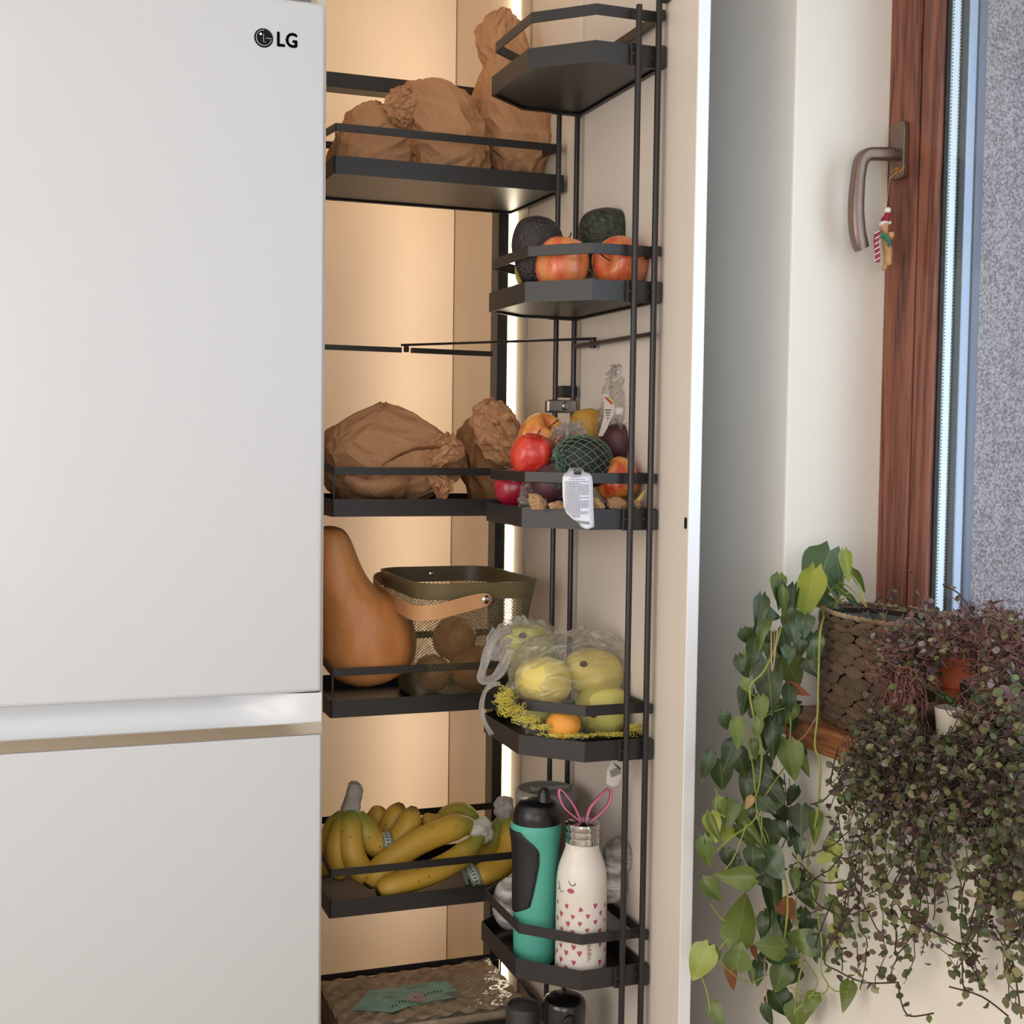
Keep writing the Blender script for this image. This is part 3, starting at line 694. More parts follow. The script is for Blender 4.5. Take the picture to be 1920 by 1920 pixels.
# ---------------------------------------------------------------- bananas
def banana_mat(name, c1, c2, tip=(60,50,20)):
    m_ = mat(name, c1, .45, col2=c2, noise_=.45, nscale=7, bump=.05, bscale=50, sss=.05)
    nt = m_.node_tree; b = nt.nodes['Principled BSDF']; src = b.inputs['Base Color'].links[0].from_socket
    v = nt.nodes.new('ShaderNodeTexVoronoi'); v.inputs['Scale'].default_value = 55; tc = nt.nodes.new('ShaderNodeTexCoord'); nt.links.new(tc.outputs['Object'], v.inputs['Vector'])
    cr = nt.nodes.new('ShaderNodeValToRGB'); cr.color_ramp.elements[0].position = .10; cr.color_ramp.elements[0].color = (.7,.7,.7,1); cr.color_ramp.elements[1].position = .16; cr.color_ramp.elements[1].color = (0,0,0,1)
    nt.links.new(v.outputs['Distance'], cr.inputs[0]); mx = nt.nodes.new('ShaderNodeMixRGB'); nt.links.new(cr.outputs[0], mx.inputs[0]); nt.links.new(src, mx.inputs[1]); mx.inputs[2].default_value = srgb(120, 84, 40)
    at_ = nt.nodes.new('ShaderNodeAttribute'); at_.attribute_name = 'ripeness'; sp = nt.nodes.new('ShaderNodeSeparateColor'); nt.links.new(at_.outputs['Color'], sp.inputs[0])
    g1 = nt.nodes.new('ShaderNodeMixRGB'); nt.links.new(sp.outputs[0], g1.inputs[0]); nt.links.new(mx.outputs[0], g1.inputs[1]); g1.inputs[2].default_value = srgb(132, 144, 54)
    g2 = nt.nodes.new('ShaderNodeMixRGB'); nt.links.new(sp.outputs[1], g2.inputs[0]); nt.links.new(g1.outputs[0], g2.inputs[1]); g2.inputs[2].default_value = srgb(*tip)
    nt.links.new(g2.outputs[0], b.inputs['Base Color']); return m_
M['ban'] = banana_mat('banana_skin', (214,172,70), (196,156,58)); 
M['tape'] = mat('grey_wax_wrap', (168,162,158), .6, bump=.5, bscale=30); M['tapew'] = mat('white_film_wrap', (196,190,182), .4, bump=.8, bscale=40)
M['band'] = mat('label_band', (190,192,186), .4); M['bandg'] = mat('label_green_print', (30,92,58), .4)
def banana(parent, pts, r, green=.3, tipdark=True, neck=0.45):
    P = catmull([tuple(at(x, y, Y=Y)) for x, y, Y in pts], 5); n = len(P)
    R = r/ppm(P[n//2]); rs = []
    for i in range(n):
        t = i/(n-1)
        k = min(1, neck+(1-neck)*min(1, t/.22)**1.3) if neck < 1 else 1
        if t > .82: k *= max(.25, 1-((t-.82)/.18)**1.6*.78)
        rs.append(R*k)
    mb = MB(); mb.tube(P, rs, 14)
    o = mb.build('banana', M['ban'], parent, True, 60)
    at_ = o.data.attributes.new('ripeness', 'FLOAT_COLOR', 'POINT')
    for i in range(n):
        t = i/(n-1); g_ = max(0, min(1, 1.15-t/max(green, .01)*.75)); d_ = 1 if (t > .965 and tipdark) else (.5 if (t > .94 and tipdark) else 0)
        for k in range(14): at_.data[i*14+k].color = (g_, d_, 0, 1)
    return o
def wrap(parent, rows, Y, dy, name, mt, seed):
    return body(rows, Y, dy, 32, 6, 2.2, .005, 40, seed).build(name, mt, parent, True, 30)
def bandring(parent, p, q, r, wd, name='label_band'):
    p = Vector(p); d = (Vector(q)-p).normalized(); mb = MB(); mb.tube([p-d*wd/2, p-d*wd/4, p+d*wd/4, p+d*wd/2], r, 20, cap=False)
    o = mb.build(name, M['band'], parent, True, 60); o['label'] = 'white label band with green print'
    g_ = MB(); 
    for e in (-.5, -.36, .36, .5): g_.tube([p+d*wd*(e-.035), p+d*wd*(e+.035)], r+.0006, 20, cap=False)
    u = d.orthogonal().normalized(); v = d.cross(u)
    for i in range(26):
        a = i*2*PI/26; c = p+(u*math.cos(a)+v*math.sin(a))*(r+.0008); tt = -u*math.sin(a)+v*math.cos(a)
        g_.obox(c-d*wd*.2*(.4+.6*abs(math.sin(i*2.3))), c+d*wd*.2*(.4+.6*abs(math.cos(i*1.7))), .0022, .0004, up=tuple((c-p).normalized()))
    g_.build('green_print', M['bandg'], o, True, 60); return o
zf5 = H-.899+.0055
def bunch(label, base): return empty('banana_bunch', base, label, 'bananas', 'banana bunches on the lower pull-out shelf')
A_ = bunch('upright banana bunch with a grey wrapped stem at the left end of the shelf', (.58, 2.56, zf5))
banana(A_, [(641,1524,2.565),(626,1550,2.57),(613,1585,2.575),(608,1615,2.575),(614,1645,2.57)], 19, .25)
banana(A_, [(648,1524,2.555),(642,1550,2.54),(632,1585,2.525),(633,1615,2.52),(642,1650,2.52)], 21, .3)
banana(A_, [(658,1524,2.55),(656,1550,2.53),(658,1590,2.51),(672,1625,2.505),(702,1652,2.51)], 24, .25)
banana(A_, [(671,1524,2.555),(682,1552,2.545),(704,1582,2.54),(738,1585,2.54),(764,1552,2.55),(776,1512,2.56)], 25, .25)
banana(A_, [(664,1530,2.58),(690,1565,2.60),(718,1570,2.61),(738,1538,2.61),(752,1506,2.61)], 22, .1)
banana(A_, [(668,1530,2.60),(680,1560,2.63),(692,1555,2.64),(708,1530,2.64),(720,1515,2.64)], 19, .1)
wrap(A_, [(1466,656,666),(1470,652,676),(1482,648,682),(1500,643,678),(1518,637,676),(1527,635,677)], 2.56, .02, 'stem_wrap', M['tape'], 3)
bandring(A_, at(722, 1586, Y=2.54), at(745, 1583, Y=2.54), 27/ppm(at(722, 1586, Y=2.54)), .020)
B_ = bunch('pair of long bananas lying diagonally with a white wrapped end', (.70, 2.50, zf5))
banana(B_, [(892,1556,2.52),(868,1548,2.51),(832,1558,2.505),(782,1580,2.50),(735,1612,2.495),(704,1640,2.49),(688,1664,2.485)], 25, .2)
banana(B_, [(902,1566,2.50),(882,1590,2.49),(852,1614,2.48),(808,1636,2.47),(762,1652,2.462),(728,1664,2.458),(706,1676,2.455)], 23, .25)
banana(B_, [(893,1552,2.535),(862,1544,2.56),(830,1544,2.57),(804,1540,2.575),(789,1537,2.58)], 15, .3)
banana(B_, [(890,1556,2.545),(880,1530,2.56),(858,1520,2.58),(820,1535,2.60)], 16, .9)
wrap(B_, [(1532,902,912),(1538,888,918),(1548,878,923),(1562,877,925),(1572,890,923),(1580,905,914)], 2.505, .018, 'end_wrap', M['tapew'], 5)
C_ = bunch('banana bunch with a wrapped stem leaning against the teal bottle', (.84, 2.56, zf5))
banana(C_, [(940,1534,2.555),(932,1560,2.55),(922,1588,2.545),(905,1605,2.54),(880,1612,2.535)], 20, .6)
banana(C_, [(948,1534,2.55),(955,1560,2.53),(958,1590,2.51),(940,1622,2.495),(905,1642,2.485),(880,1655,2.485)], 24, .2)
banana(C_, [(955,1534,2.56),(968,1565,2.56),(972,1600,2.55),(962,1630,2.54)], 22, .2)
wrap(C_, [(1493,938,950),(1498,931,960),(1510,926,964),(1524,928,962),(1537,932,954)], 2.55, .018, 'stem_wrap', M['tape'], 9)
bandring(C_, at(886, 1648, Y=2.487), at(905, 1640, Y=2.487), 26/ppm(at(886, 1648, Y=2.487)), .022)

# ---------------------------------------------------------------- apples, avocados and other fruit
def apple_mat(name, c1, c2, lo=.4, hi=.62, sc_=2.2):
    return streaky(name, c1, c2, scale=(16, 16, 5), rough=.28, nscale=sc_, coat=.25, lo=lo, hi=hi, spots=(130, .10, tuple(min(255, int(c*1.15+20)) for c in c2)))
M['ap_or'] = apple_mat('orange_pink_apple', (206,92,56), (220,142,84)); M['ap_red'] = apple_mat('red_apple', (178,30,26), (208,66,44)); M['ap_pink'] = apple_mat('crimson_apple', (150,22,46), (170,40,62))
M['ap_bi'] = apple_mat('red_yellow_apple', (188,58,34), (220,150,70)); M['stem'] = mat('fruit_stem', (78,56,38), .8); M['dimple'] = mat('apple_hollow', (150,110,40), .6)
def apple(px, py, Y, rpx, mt, label, tilt=(0, 0, 0), stem=True, group='apples in the door trays', sq_=.9):
    c = at(px, py, Y=Y); r = rpx/ppm(c)
    prof = [(.001, .62), (.08, .63), (.18, .74), (.34, .86), (.55, .88), (.78, .70), (.95, .36), (1.0, 0), (.95, -.36), (.80, -.66), (.58, -.84), (.36, -.90), (.2, -.86), (.001, -.78)]
    pr = catmull(prof, 3)
    t = empty('apple', c, label, 'apple', group)
    mb = MB(); rings = []
    for a, z in pr:
        rings.append([(c.x+a*r*(1+.03*math.cos(5*k*2*PI/40)*(1 if z < 0 else .3))*math.cos(2*PI*k/40), c.y+a*r*(1+.03*math.cos(5*k*2*PI/40))*math.sin(2*PI*k/40), c.z+z*r*sq_/.88) for k in range(40)])
    mb.loft(rings); R_ = Matrix.Translation(c) @ Matrix.Rotation(tilt[2], 4, 'Z') @ Matrix.Rotation(tilt[1], 4, 'Y') @ Matrix.Rotation(tilt[0], 4, 'X') @ Matrix.Translation(-c)
    mb.xf(R_); mb.build('apple_flesh', mt, t, True, 70)
    if stem:
        s = MB(); s.tube([c+V(0, 0, r*.6), c+V(r*.05, 0, r*.9), c+V(r*.16, .0, r*1.25)], [.0012, .001, .0016], 6); s.xf(R_); s.build('stalk', M['stem'], t, True)
    return t
zd2 = DOORZ[1]+.0055; zd3 = DOORZ[2]+.0055; zd4 = DOORZ[3]+.0055; zd5 = DOORZ[4]+.0055
apple(1055, 497, 2.10, 50, M['ap_or'], 'orange pink apple standing upright beside the dark avocado', (.1, .12, .4), sq_=.95)
apple(1163, 495, 2.075, 52, M['ap_or'], 'orange pink apple lying on its side behind the front rods', (0, -1.5, .5), sq_=.85)
M['avo'] = mat('avocado_skin', (30,22,26), .42, col2=(44,34,34), noise_=.4, nscale=60, bump=.5, bscale=180); M['avog'] = mat('green_black_avocado_skin', (26,30,26), .38, col2=(58,64,48), noise_=.25, nscale=110, bump=.6, bscale=160)
def fruitbody(name, rows, Y, dy, mt, label, cat, group=None, power=2.0, amp=0, sc_=40, seed=0):
    o = body(rows, Y, dy, 44, 6, power, amp, sc_, seed).build(name, mt, None, True, 70)
    return tag(o, label, cat, group)
fruitbody('avocado', [(408,992,1018),(412,980,1032),(424,970,1045),(444,963,1053),(466,961,1053),(490,966,1046),(512,972,1036),(528,980,1028),(536,992,1018)], 2.165, .040, M['avo'], 'purplish black avocado standing on end at the left of the second door tray', 'avocado', 'avocados in the second door tray')
fruitbody('avocado', [(393,1122,1152),(396,1110,1166),(406,1096,1180),(422,1089,1187),(442,1087,1189),(460,1090,1186),(480,1098,1180),(504,1106,1172),(520,1116,1160)], 2.185, .046, M['avog'], 'greenish black avocado resting behind the apples by the front rods', 'avocado', 'avocados in the second door tray')
M['limeskin'] = mat('yellow_green_skin', (176,170,60), .5)
fruitbody('lime', [(500,966,972),(508,966,978),(520,968,984),(530,972,982)], 2.235, .012, M['limeskin'], 'sliver of a yellow green lime behind the dark avocado', 'lime')

apple(1015, 822, 2.19, 45, M['ap_bi'], 'large red and yellow apple at the back of the third door tray', (.75, .45, -.2))
apple(997, 853, 2.125, 40.5, M['ap_red'], 'shiny red apple with an upright stalk above the tray rail', (.28, .1, 0))
apple(966, 917, 2.235, 38, M['ap_pink'], 'dark crimson apple low at the left end of the third door tray', (.2, -.6, 0), False)
apple(1158, 900, 2.075, 42, M['ap_bi'], 'red and yellow apple right of the netted avocado', (-.4, .3, 1.2), False)
M['pear'] = mat('russet_pear_skin', (196,152,64), .5, col2=(176,126,44), noise_=.3, nscale=60, bump=.1, bscale=120)
fruitbody('pear', [(767,1096,1112),(770,1084,1122),(780,1074,1130),(795,1069,1134),(815,1068,1136),(840,1072,1132),(865,1085,1120)], 2.215, .032, M['pear'], 'russet yellow pear at the back near the steel coupling', 'pear')
M['netavo'] = mat('dark_avocado_in_net', (22,22,20), .45, bump=.5, bscale=160); M['net'] = mat('green_net', (92,118,98), .6)
av = empty('netted_avocado', at(1090, 866, Y=2.085), 'dark avocado wrapped in a green net with a white paper tag', 'avocado')
avr = [(822,1078,1102),(825,1064,1116),(834,1050,1130),(848,1042,1139),(866,1040,1143),(884,1042,1142),(898,1048,1136),(910,1062,1124)]
body(avr, 2.085, .042, 44, 6, 2.0).build('avocado_flesh', M['netavo'], av, True, 70)
def net_on(rows, Y, dy, grow, nu, nv, r, mt, parent, name='net'):
    rr = []
    for py, l, r_ in rows:
        a = at(l, py, Y=Y); b = at(r_, py, Y=Y); rr.append((a.z, (a.x+b.x)/2, (b.x-a.x)/2))
    rr = catmull(rr, 8); zc = (rr[0][0]+rr[-1][0])/2; hz_ = abs(rr[0][0]-rr[-1][0])/2; xc = rr[len(rr)//2][1]; ax = max(q[2] for q in rr)
    mb = MB(); rnd = random.Random(3)
    def P(u, v):     # poles left and right (net gathered at the left)
        th = PI*(.04+.92*v); ph = 2*PI*u+v*.6
        s_ = math.sin(th)
        return Vector((xc-ax*(1+grow)*math.cos(th), Y+dy*(1.06+grow)*s_**.8*math.cos(ph), zc+hz_*(1.13+grow)*s_**.8*math.sin(ph)))
    for i in range(nu):
        for sgn in (1, -1):
            mb.tube([P((i+sgn*j*.5*1.0)/nu+.004*math.sin(j*3+i), j/nv) for j in range(nv+1)], r, 4, cap=False)
    o = mb.build(name, mt, parent, True, 80); o['kind'] = 'stuff'; return o
net_on(avr, 2.085, .042, .035, 17, 14, .0007, M['net'], av)
fz = MB(); rnd = random.Random(11); c = at(1050, 880, Y=2.06)
for i in range(90):
    p = c+V(rnd.gauss(0, .004), rnd.gauss(0, .004), rnd.gauss(0, .016)); q = p+V(rnd.gauss(-.006, .006), rnd.gauss(-.004, .005), rnd.gauss(0, .01)); fz.tube([p, (p+q)/2+V(rnd.gauss(0, .004), 0, rnd.gauss(0, .004)), q], .0005, 3, cap=False)
f_ = fz.build('net_tuft', M['net'], av, True, 80); f_['kind'] = 'stuff'
# paper tag hanging over the rail
M['tagw'] = mat('tag_paper', (222,222,232), .5); M['ink'] = mat('tag_ink', (70,70,74), .6); M['inkl'] = mat('tag_small_print', (134,130,134), .6)
tg = [(877,1067,1092),(884,1064,1095),(888,1058,1106),(894,1055,1110),(905,1054.5,1111.5),(930,1055,1112),(950,1057,1112.5),(962,1062,1113),(972,1072,1113.5),(980,1084,1114),(988,1090,1114),(992,1098,1104)]
TY = 2.060; tmb = MB(); vs = []
def tyy(py): return 2.040-.060*min(1, max(0, (py-876)/16))
for py, l, r in tg:
    for k in range(5):
        px_ = lerp(l, r, k/4); y_ = tyy(py)-.003*math.cos((k/4-.5)*2.4); vs.append(at(px_, py, Y=y_-.02*0))
tmb.add(vs, [(5*i+k, 5*i+k+1, 5*i+k+6, 5*i+k+5) for i in range(len(tg)-1) for k in range(4)])
to = tmb.build('paper_tag', M['tagw'], av, True, 60); to['label'] = 'white printed paper tag'; s = to.modifiers.new('thickness', 'SOLIDIFY'); s.thickness = .0004; s.offset = 1
ink = MB(); inl = MB()
def quad(mb, l, r, t, b_, dy_=.0012):
    mb.add([at(l, b_, Y=tyy(b_)-.003-dy_), at(r, b_, Y=tyy(b_)-.003-dy_), at(r, t, Y=tyy(t)-.003-dy_), at(l, t, Y=tyy(t)-.003-dy_)], [(0, 1, 2, 3)])
quad(ink, 1076, 1090, 880, 889.5)
rnd = random.Random(5)
y_ = 903
while y_ < 972:
    l0 = 1059 if y_ < 955 else 1059+(y_-955)*1.1; xx = l0+rnd.uniform(0, 1)
    rmax = 1104 if rnd.random() > .25 else 1088
    while xx < rmax:
        w_ = rnd.uniform(2, 6); quad(inl, xx, min(xx+w_, rmax), y_-.7, y_+.7); xx += w_+1.1
    y_ += 3.0
for i in range(12):
    quad(ink, 1079+i*2.3, 1080.1+i*2.3, 975.5+i*.25, 981+i*.25)
ink.build('dark_print', M['ink'], to); p_ = inl.build('small_print', M['inkl'], to); p_['kind'] = 'stuff'
tm = text_mb('non-EU Agriculture', .0036); tc_ = at(1082, 898.5, Y=tyy(898)-.0045); tm.xf(Matrix.Translation(tc_) @ Matrix.Rotation(PI/2, 4, 'X')); tm.build('lettering', M['ink'], to)
tm = text_mb('EU-BIO-141', .0036); tc_ = at(1080, 894.3, Y=tyy(894)-.0045); tm.xf(Matrix.Translation(tc_) @ Matrix.Rotation(PI/2, 4, 'X')); tm.build('lettering', M['ink'], to)
lf = MB(); 
def lp_(a, b): return at(1083+a*5, 884.7+b*3, Y=tyy(884)-.0052)
lf.tube([lp_(-1, .6), lp_(-.7, -.6), lp_(.2, -.9), lp_(1, -.8), lp_(.7, .5), lp_(-.3, .8), lp_(-1, .6)], .0004, 4); lf.build('leaf_mark', M['tagw'], to)

# beets and plum in clear bags
M['beet'] = mat('beet_skin', (66,30,38), .5, col2=(84,44,48), noise_=.5, nscale=40); M['film'] = film('clear_bag_film', alpha=.13, bump=.15); M['film2'] = film('milky_bag_film', (244,240,230), .13, .3, .2, 30)
fruitbody('beet', [(795,1152,1168),(799,1140,1178),(810,1130,1188),(828,1126,1192),(848,1128,1190),(866,1138,1180),(876,1152,1166)], 2.15, .036, M['beet'], 'dark beet inside the tall clear bag behind the front rod', 'beet')
fruitbody('beet', [(868,1026,1046),(874,1012,1060),(890,1000,1072),(910,997,1076),(928,1004,1068),(942,1020,1052)], 2.10, .036, M['beet'], 'dark beet in a clear bag low behind the tray rail', 'beet')
tb = empty('produce_bag', at(1165, 900, Y=2.15), 'tall crumpled clear plastic bag with a printed strip beside the pear', 'plastic bag')
crumple(body([(684,1160,1182),(694,1142,1190),(712,1136,1194),(735,1132,1198),(760,1128,1203),(790,1124,1206),(820,1120,1208),(850,1120,1204),(880,1126,1198)], 2.165, .042, 22, 2, 2.0, .010, 20, 3), .0042, .0016, 3).build('bag_film', M['film'], tb, True, 25)
lb = MB(); L_ = [(738,1131,1136),(752,1132,1150),(766,1133,1153),(780,1132,1149),(792,1129,1143),(804,1126,1138),(818,1121,1130)]
vs = []
for py, l, r in L_: vs += [at(l, py, Y=2.117), at(r, py, Y=2.117)]
lb.add(vs, [(2*i, 2*i+1, 2*i+3, 2*i+2) for i in range(len(L_)-1)]); lbo = lb.build('printed_strip', mat('printed_strip_paper', (204,196,190), .4), tb)
pr_ = MB()
def q2(mb, pts, Y): mb.add([at(x, y, Y=Y) for x, y in pts], [tuple(range(len(pts)))])
for k in range(5): q2(pr_, [(1134+k*1.2, 768+k*5), (1146-k*1.5, 768+k*5), (1146-k*1.5, 770+k*5), (1134+k*1.2, 770+k*5)], 2.1162)
pr_.build('dark_print', M['ink'], lbo); pr2 = MB(); q2(pr2, [(1133, 745), (1136, 744), (1149, 756), (1147, 759)], 2.1162); pr2.build('red_print', mat('red_print', (170,40,60), .5), lbo)
pr3 = MB(); q2(pr3, [(1138, 744), (1140, 743), (1152, 756), (1150, 758)], 2.1161); pr3.build('yellow_print', mat('yellow_print', (200,180,60), .5), lbo)
sb = empty('produce_bag', at(1020, 930, Y=2.10), 'small clear plastic bag crumpled around the low dark beet', 'plastic bag')
crumple(body([(800,1050,1090),(815,1030,1100),(835,1025,1092),(862,1008,1080),(890,988,1080),(915,980,1082),(936,974,1078),(944,976,1070)], 2.125, .044, 22, 2, 2.0, .008, 24, 8), .003, .0012, 4).build('bag_film', M['film'], sb, True, 25)
# ginger
M['ginger'] = mat('ginger_skin', (196,160,118), .8, col2=(164,124,84), noise_=.4, nscale=120, bump=.8, bscale=160)
def ginger(rows, Y, dy, label, seed):
    return fruitbody('ginger', rows, Y, dy, M['ginger'], label, 'ginger', 'ginger pieces in the third door tray', 2.0, .004, 60, seed)
ginger([(926,992,1006),(930,990,1016),(938,990,1024),(946,991,1027),(954,995,1024)], 2.045, .012, 'pale ginger piece beside the low dark beet', 1)
ginger([(939,1044,1054),(943,1030,1058),(948,1028,1060),(953,1032,1058)], 2.035, .010, 'small ginger piece just left of the paper tag', 2)
ginger([(932,1112,1122),(938,1111,1128),(946,1111,1134),(953,1113,1134)], 2.03, .012, 'ginger piece just right of the paper tag', 3)
ginger([(932,1146,1162),(937,1138,1172),(945,1136,1178),(953,1138,1176)], 2.03, .014, 'broad ginger piece under the red and yellow apple', 4)
ginger([(937,1188,1196),(941,1186,1202),(948,1187,1204),(954,1190,1200)], 2.03, .010, 'knobbly ginger piece with a yellow shoot between the front rods', 5)
s = MB(); s.tube([at(1194, 942, Y=2.03), at(1202, 932, Y=2.03), at(1210, 919, Y=2.03)], [.005, .004, .002], 8)
g5 = [o for o in bpy.data.objects if o.name.startswith('ginger')][-1]; s.build('shoot', mat('ginger_shoot', (206,186,110), .6), g5, True)

# ---------------------------------------------------------------- quinces, orange and net in the fourth door tray
M['quince'] = mat('quince_skin', (226,202,108), .5, col2=(208,190,98), noise_=.5, nscale=22, bump=.15, bscale=30, sss=.08); M['quinceg'] = mat('green_quince_skin', (206,198,112), .5, col2=(192,186,100), noise_=.5, nscale=22, bump=.15, bscale=30, sss=.08)
M['calyx'] = mat('quince_calyx', (84,60,36), .9)
def quince(rows, Y, dy, label, mt=None, cal=None):
    c = at((rows[0][1]+rows[0][2])/2, rows[len(rows)//2][0], Y=Y); t = empty('quince', c, label, 'quince', 'quinces in the fourth door tray')
    body(rows, Y, dy, 44, 6, 2.05, .004, 16, len(label)).build('quince_flesh', mt or M['quince'], t, True, 70)
    if cal:
        p = at(cal[0], cal[1], Y=Y-dy*cal[2]); s = MB(); s.ico(p, (.0065, .005, .0055), 2, 0, lambda q: q*(1+.5*noise.noise(q*3))); s.build('calyx', M['calyx'], t, True, 30)
    return t
quince([(1172,968,1000),(1176,952,1020),(1188,942,1036),(1205,940,1044),(1225,946,1042),(1245,956,1030),(1262,972,1014)], 2.22, .043, 'quince high at the back under the loose end of the plastic bag', M['quinceg'], (980,1192,.8))
quince([(1234,1004,1038),(1240,984,1054),(1256,970,1066),(1278,966,1070),(1298,972,1066),(1314,988,1050),(1320,1004,1036)], 2.125, .048, 'yellow quince at the left front of the plastic bag')
quince([(1222,1082,1134),(1228,1070,1150),(1242,1062,1162),(1262,1060,1167),(1280,1066,1164),(1296,1080,1150)], 2.13, .047, 'quince with a dark calyx high at the right of the plastic bag', None, (1094,1245,1.0))
quince([(1284,1110,1146),(1290,1096,1160),(1304,1084,1170),(1326,1080,1175),(1348,1084,1172),(1366,1096,1162),(1379,1112,1146)], 2.10, .046, 'greenish quince at the right bottom behind the front rod', M['quinceg'], (1112,1340,.98))
quince([(1296,990,1020),(1306,975,1042),(1322,972,1056),(1338,982,1058),(1350,1004,1046)], 2.17, .036, 'quince low behind the orange', M['quinceg'])
M['orange'] = mat('orange_peel', (236,164,66), .42, col2=(230,150,56), noise_=.4, nscale=10, bump=.35, bscale=320, sss=.08)
o = MB().ico((0, 0, 0), 1, 4, 0, lambda p: p*(1-.05*abs(p.z))); oc = at(1056, 1359, Y=2.055); r = 33.5/ppm(oc); o.xf(Matrix.Translation(oc) @ Matrix.Diagonal((r, r, r*.86, 1)))
tag(o.build('orange', M['orange'], None, True, 80), 'small orange lying under the quinces in the fourth door tray', 'orange')
fb = empty('fruit_bag', at(1080, 1380, Y=2.14), 'thin milky plastic bag with looped handle covering the quinces', 'plastic bag')
crumple(body([(1186,1070,1110),(1192,1020,1150),(1202,990,1166),(1218,972,1178),(1240,960,1188),(1268,950,1194),(1295,950,1198),(1320,956,1196),(1345,968,1190),(1368,992,1180)], 2.135, .066, 26, 2, 2.2, .008, 18, 13), .0026, .0010, 5).build('bag_film', M['film2'], fb, True, 25)
crumple(body([(1162,966,990),(1168,946,1016),(1182,930,1044),(1200,922,1058),(1222,930,1056),(1248,945,1044),(1262,960,1020)], 2.20, .055, 24, 2, 2.1, .008, 20, 17), .0026, .0012, 6).build('bag_film', M['film2'], fb, True, 25)
def strap(parent, pts, wpx, name='bag_handle', mt=None, seed=0, th=.0005):
    P = [Vector(p) for p in catmull([tuple(at(x, y, Y=Y)) for x, y, Y in pts], 6)]; n = len(P); mb = MB(); vs = []
    for i, p in enumerate(P):
        t = (P[min(i+1, n-1)]-P[max(i-1, 0)]).normalized(); vd = (p-CP).normalized(); s = t.cross(vd).normalized()
        wd = wpx/ppm(p)/2*(1+.14*math.sin(i*.5+seed)); k = Vector((0, -1, 0))*.0016*math.sin(i*.4+seed)
        vs += [p-s*wd, p-s*wd*.3+k*.8+vd*.004, p+s*wd*.3-k, p+s*wd+k*.5]
    mb.add(vs, [(4*i+k, 4*i+k+1, 4*i+k+5, 4*i+k+4) for i in range(n-1) for k in range(3)])
    o = mb.build(name, mt or M['film3'], parent, True, 40); m2 = o.modifiers.new('thickness', 'SOLIDIFY'); m2.thickness = th; return o
M['film3'] = film('folded_bag_film', (226,218,212), .55, .25, .6, 60)
strap(fb, [(958,1178,2.15),(935,1190,2.13),(918,1215,2.12),(908,1245,2.11),(903,1268,2.10),(912,1276,2.10),(932,1266,2.10),(948,1240,2.11),(958,1215,2.12)], 17, seed=1)
strap(fb, [(932,1182,2.15),(922,1200,2.14),(930,1230,2.13),(940,1215,2.13),(950,1195,2.14)], 22, seed=3)
strap(fb, [(938,1282,2.10),(922,1284,2.07),(909,1298,2.065),(903,1325,2.062),(908,1352,2.062),(922,1378,2.064)], 9, seed=5)
M['ynet'] = mat('yellow_net', (214,200,90), .6)
yn = MB(); rnd = random.Random(21)
def ynet_patch(cpx, cpy, Y, sx, sy, n, r=.00042, dr=.02):
    for i in range(int(n*1.1)):
        p = at(cpx+rnd.gauss(0, sx*.62), cpy+rnd.gauss(-1, sy*.5), Y=Y+rnd.uniform(-.02, .01)); P = [p]
        d = V(rnd.gauss(0, 1), rnd.gauss(0, .5), rnd.gauss(0, .7)).normalized()
        for k in range(5): d = (d+V(rnd.gauss(0, .7), rnd.gauss(0, .5), rnd.gauss(0, .6)-.15)).normalized(); P.append(P[-1]+d*.0055)
        u_ = V(rnd.gauss(0, 1), rnd.gauss(0, 1), rnd.gauss(0, .45)).normalized(); v_ = u_.cross(V(rnd.gauss(0, .5), rnd.gauss(0, .5), 1)).normalized(); ra, rb_ = rnd.uniform(.003, .0065), rnd.uniform(.0022, .0045)
        yn.tube([p+u_*ra*math.cos(t)+v_*rb_*math.sin(t)+V(0, 0, .0012*math.sin(2*t+i)) for t in [k*PI/4 for k in range(8)]], r, 3, cap=False, closed=True)
for a in [(945,1312,2.09,12,16,110),(962,1332,2.085,15,11,110),(988,1350,2.065,17,7,90),(1018,1364,2.055,22,5,80),(1070,1380,2.035,40,2.5,70),(1150,1378,2.035,28,3,60),(1192,1366,2.03,10,8,60),(955,1305,2.12,8,12,60)]: ynet_patch(*a)
ny = yn.build('yellow_net', M['ynet'], None, True, 80); tag(ny, 'crumpled yellow produce net under the quinces and the orange', 'net', kind='stuff')
# price label below the fourth tray
pl = MB(); out_ = [(1146,1424),(1168,1426),(1168,1446),(1160,1470),(1150,1476),(1137,1470),(1138,1446)]
q2(pl, out_[::-1], 2.02); plo = pl.build('price_label', mat('price_label_paper', (206,198,190), .5), None); tag(plo, 'small white barcode label hanging below the fourth door tray', 'label'); s = plo.modifiers.new('thickness', 'SOLIDIFY'); s.thickness = .0004
bc = MB()
for i in range(9):
    t = i*2.1; q2(bc, [(1143+t, 1445-t*.45), (1144+t, 1444.6-t*.45), (1148+t, 1458-t*.45), (1147+t, 1458.4-t*.45)], 2.0185)
for i in range(3): q2(bc, [(1148+i*3, 1430+i*1.5), (1149+i*3, 1430+i*1.5), (1162+i*1.5, 1442), (1161+i*1.5, 1442.5)], 2.0185)
bc.build('barcode', M['ink'], plo)

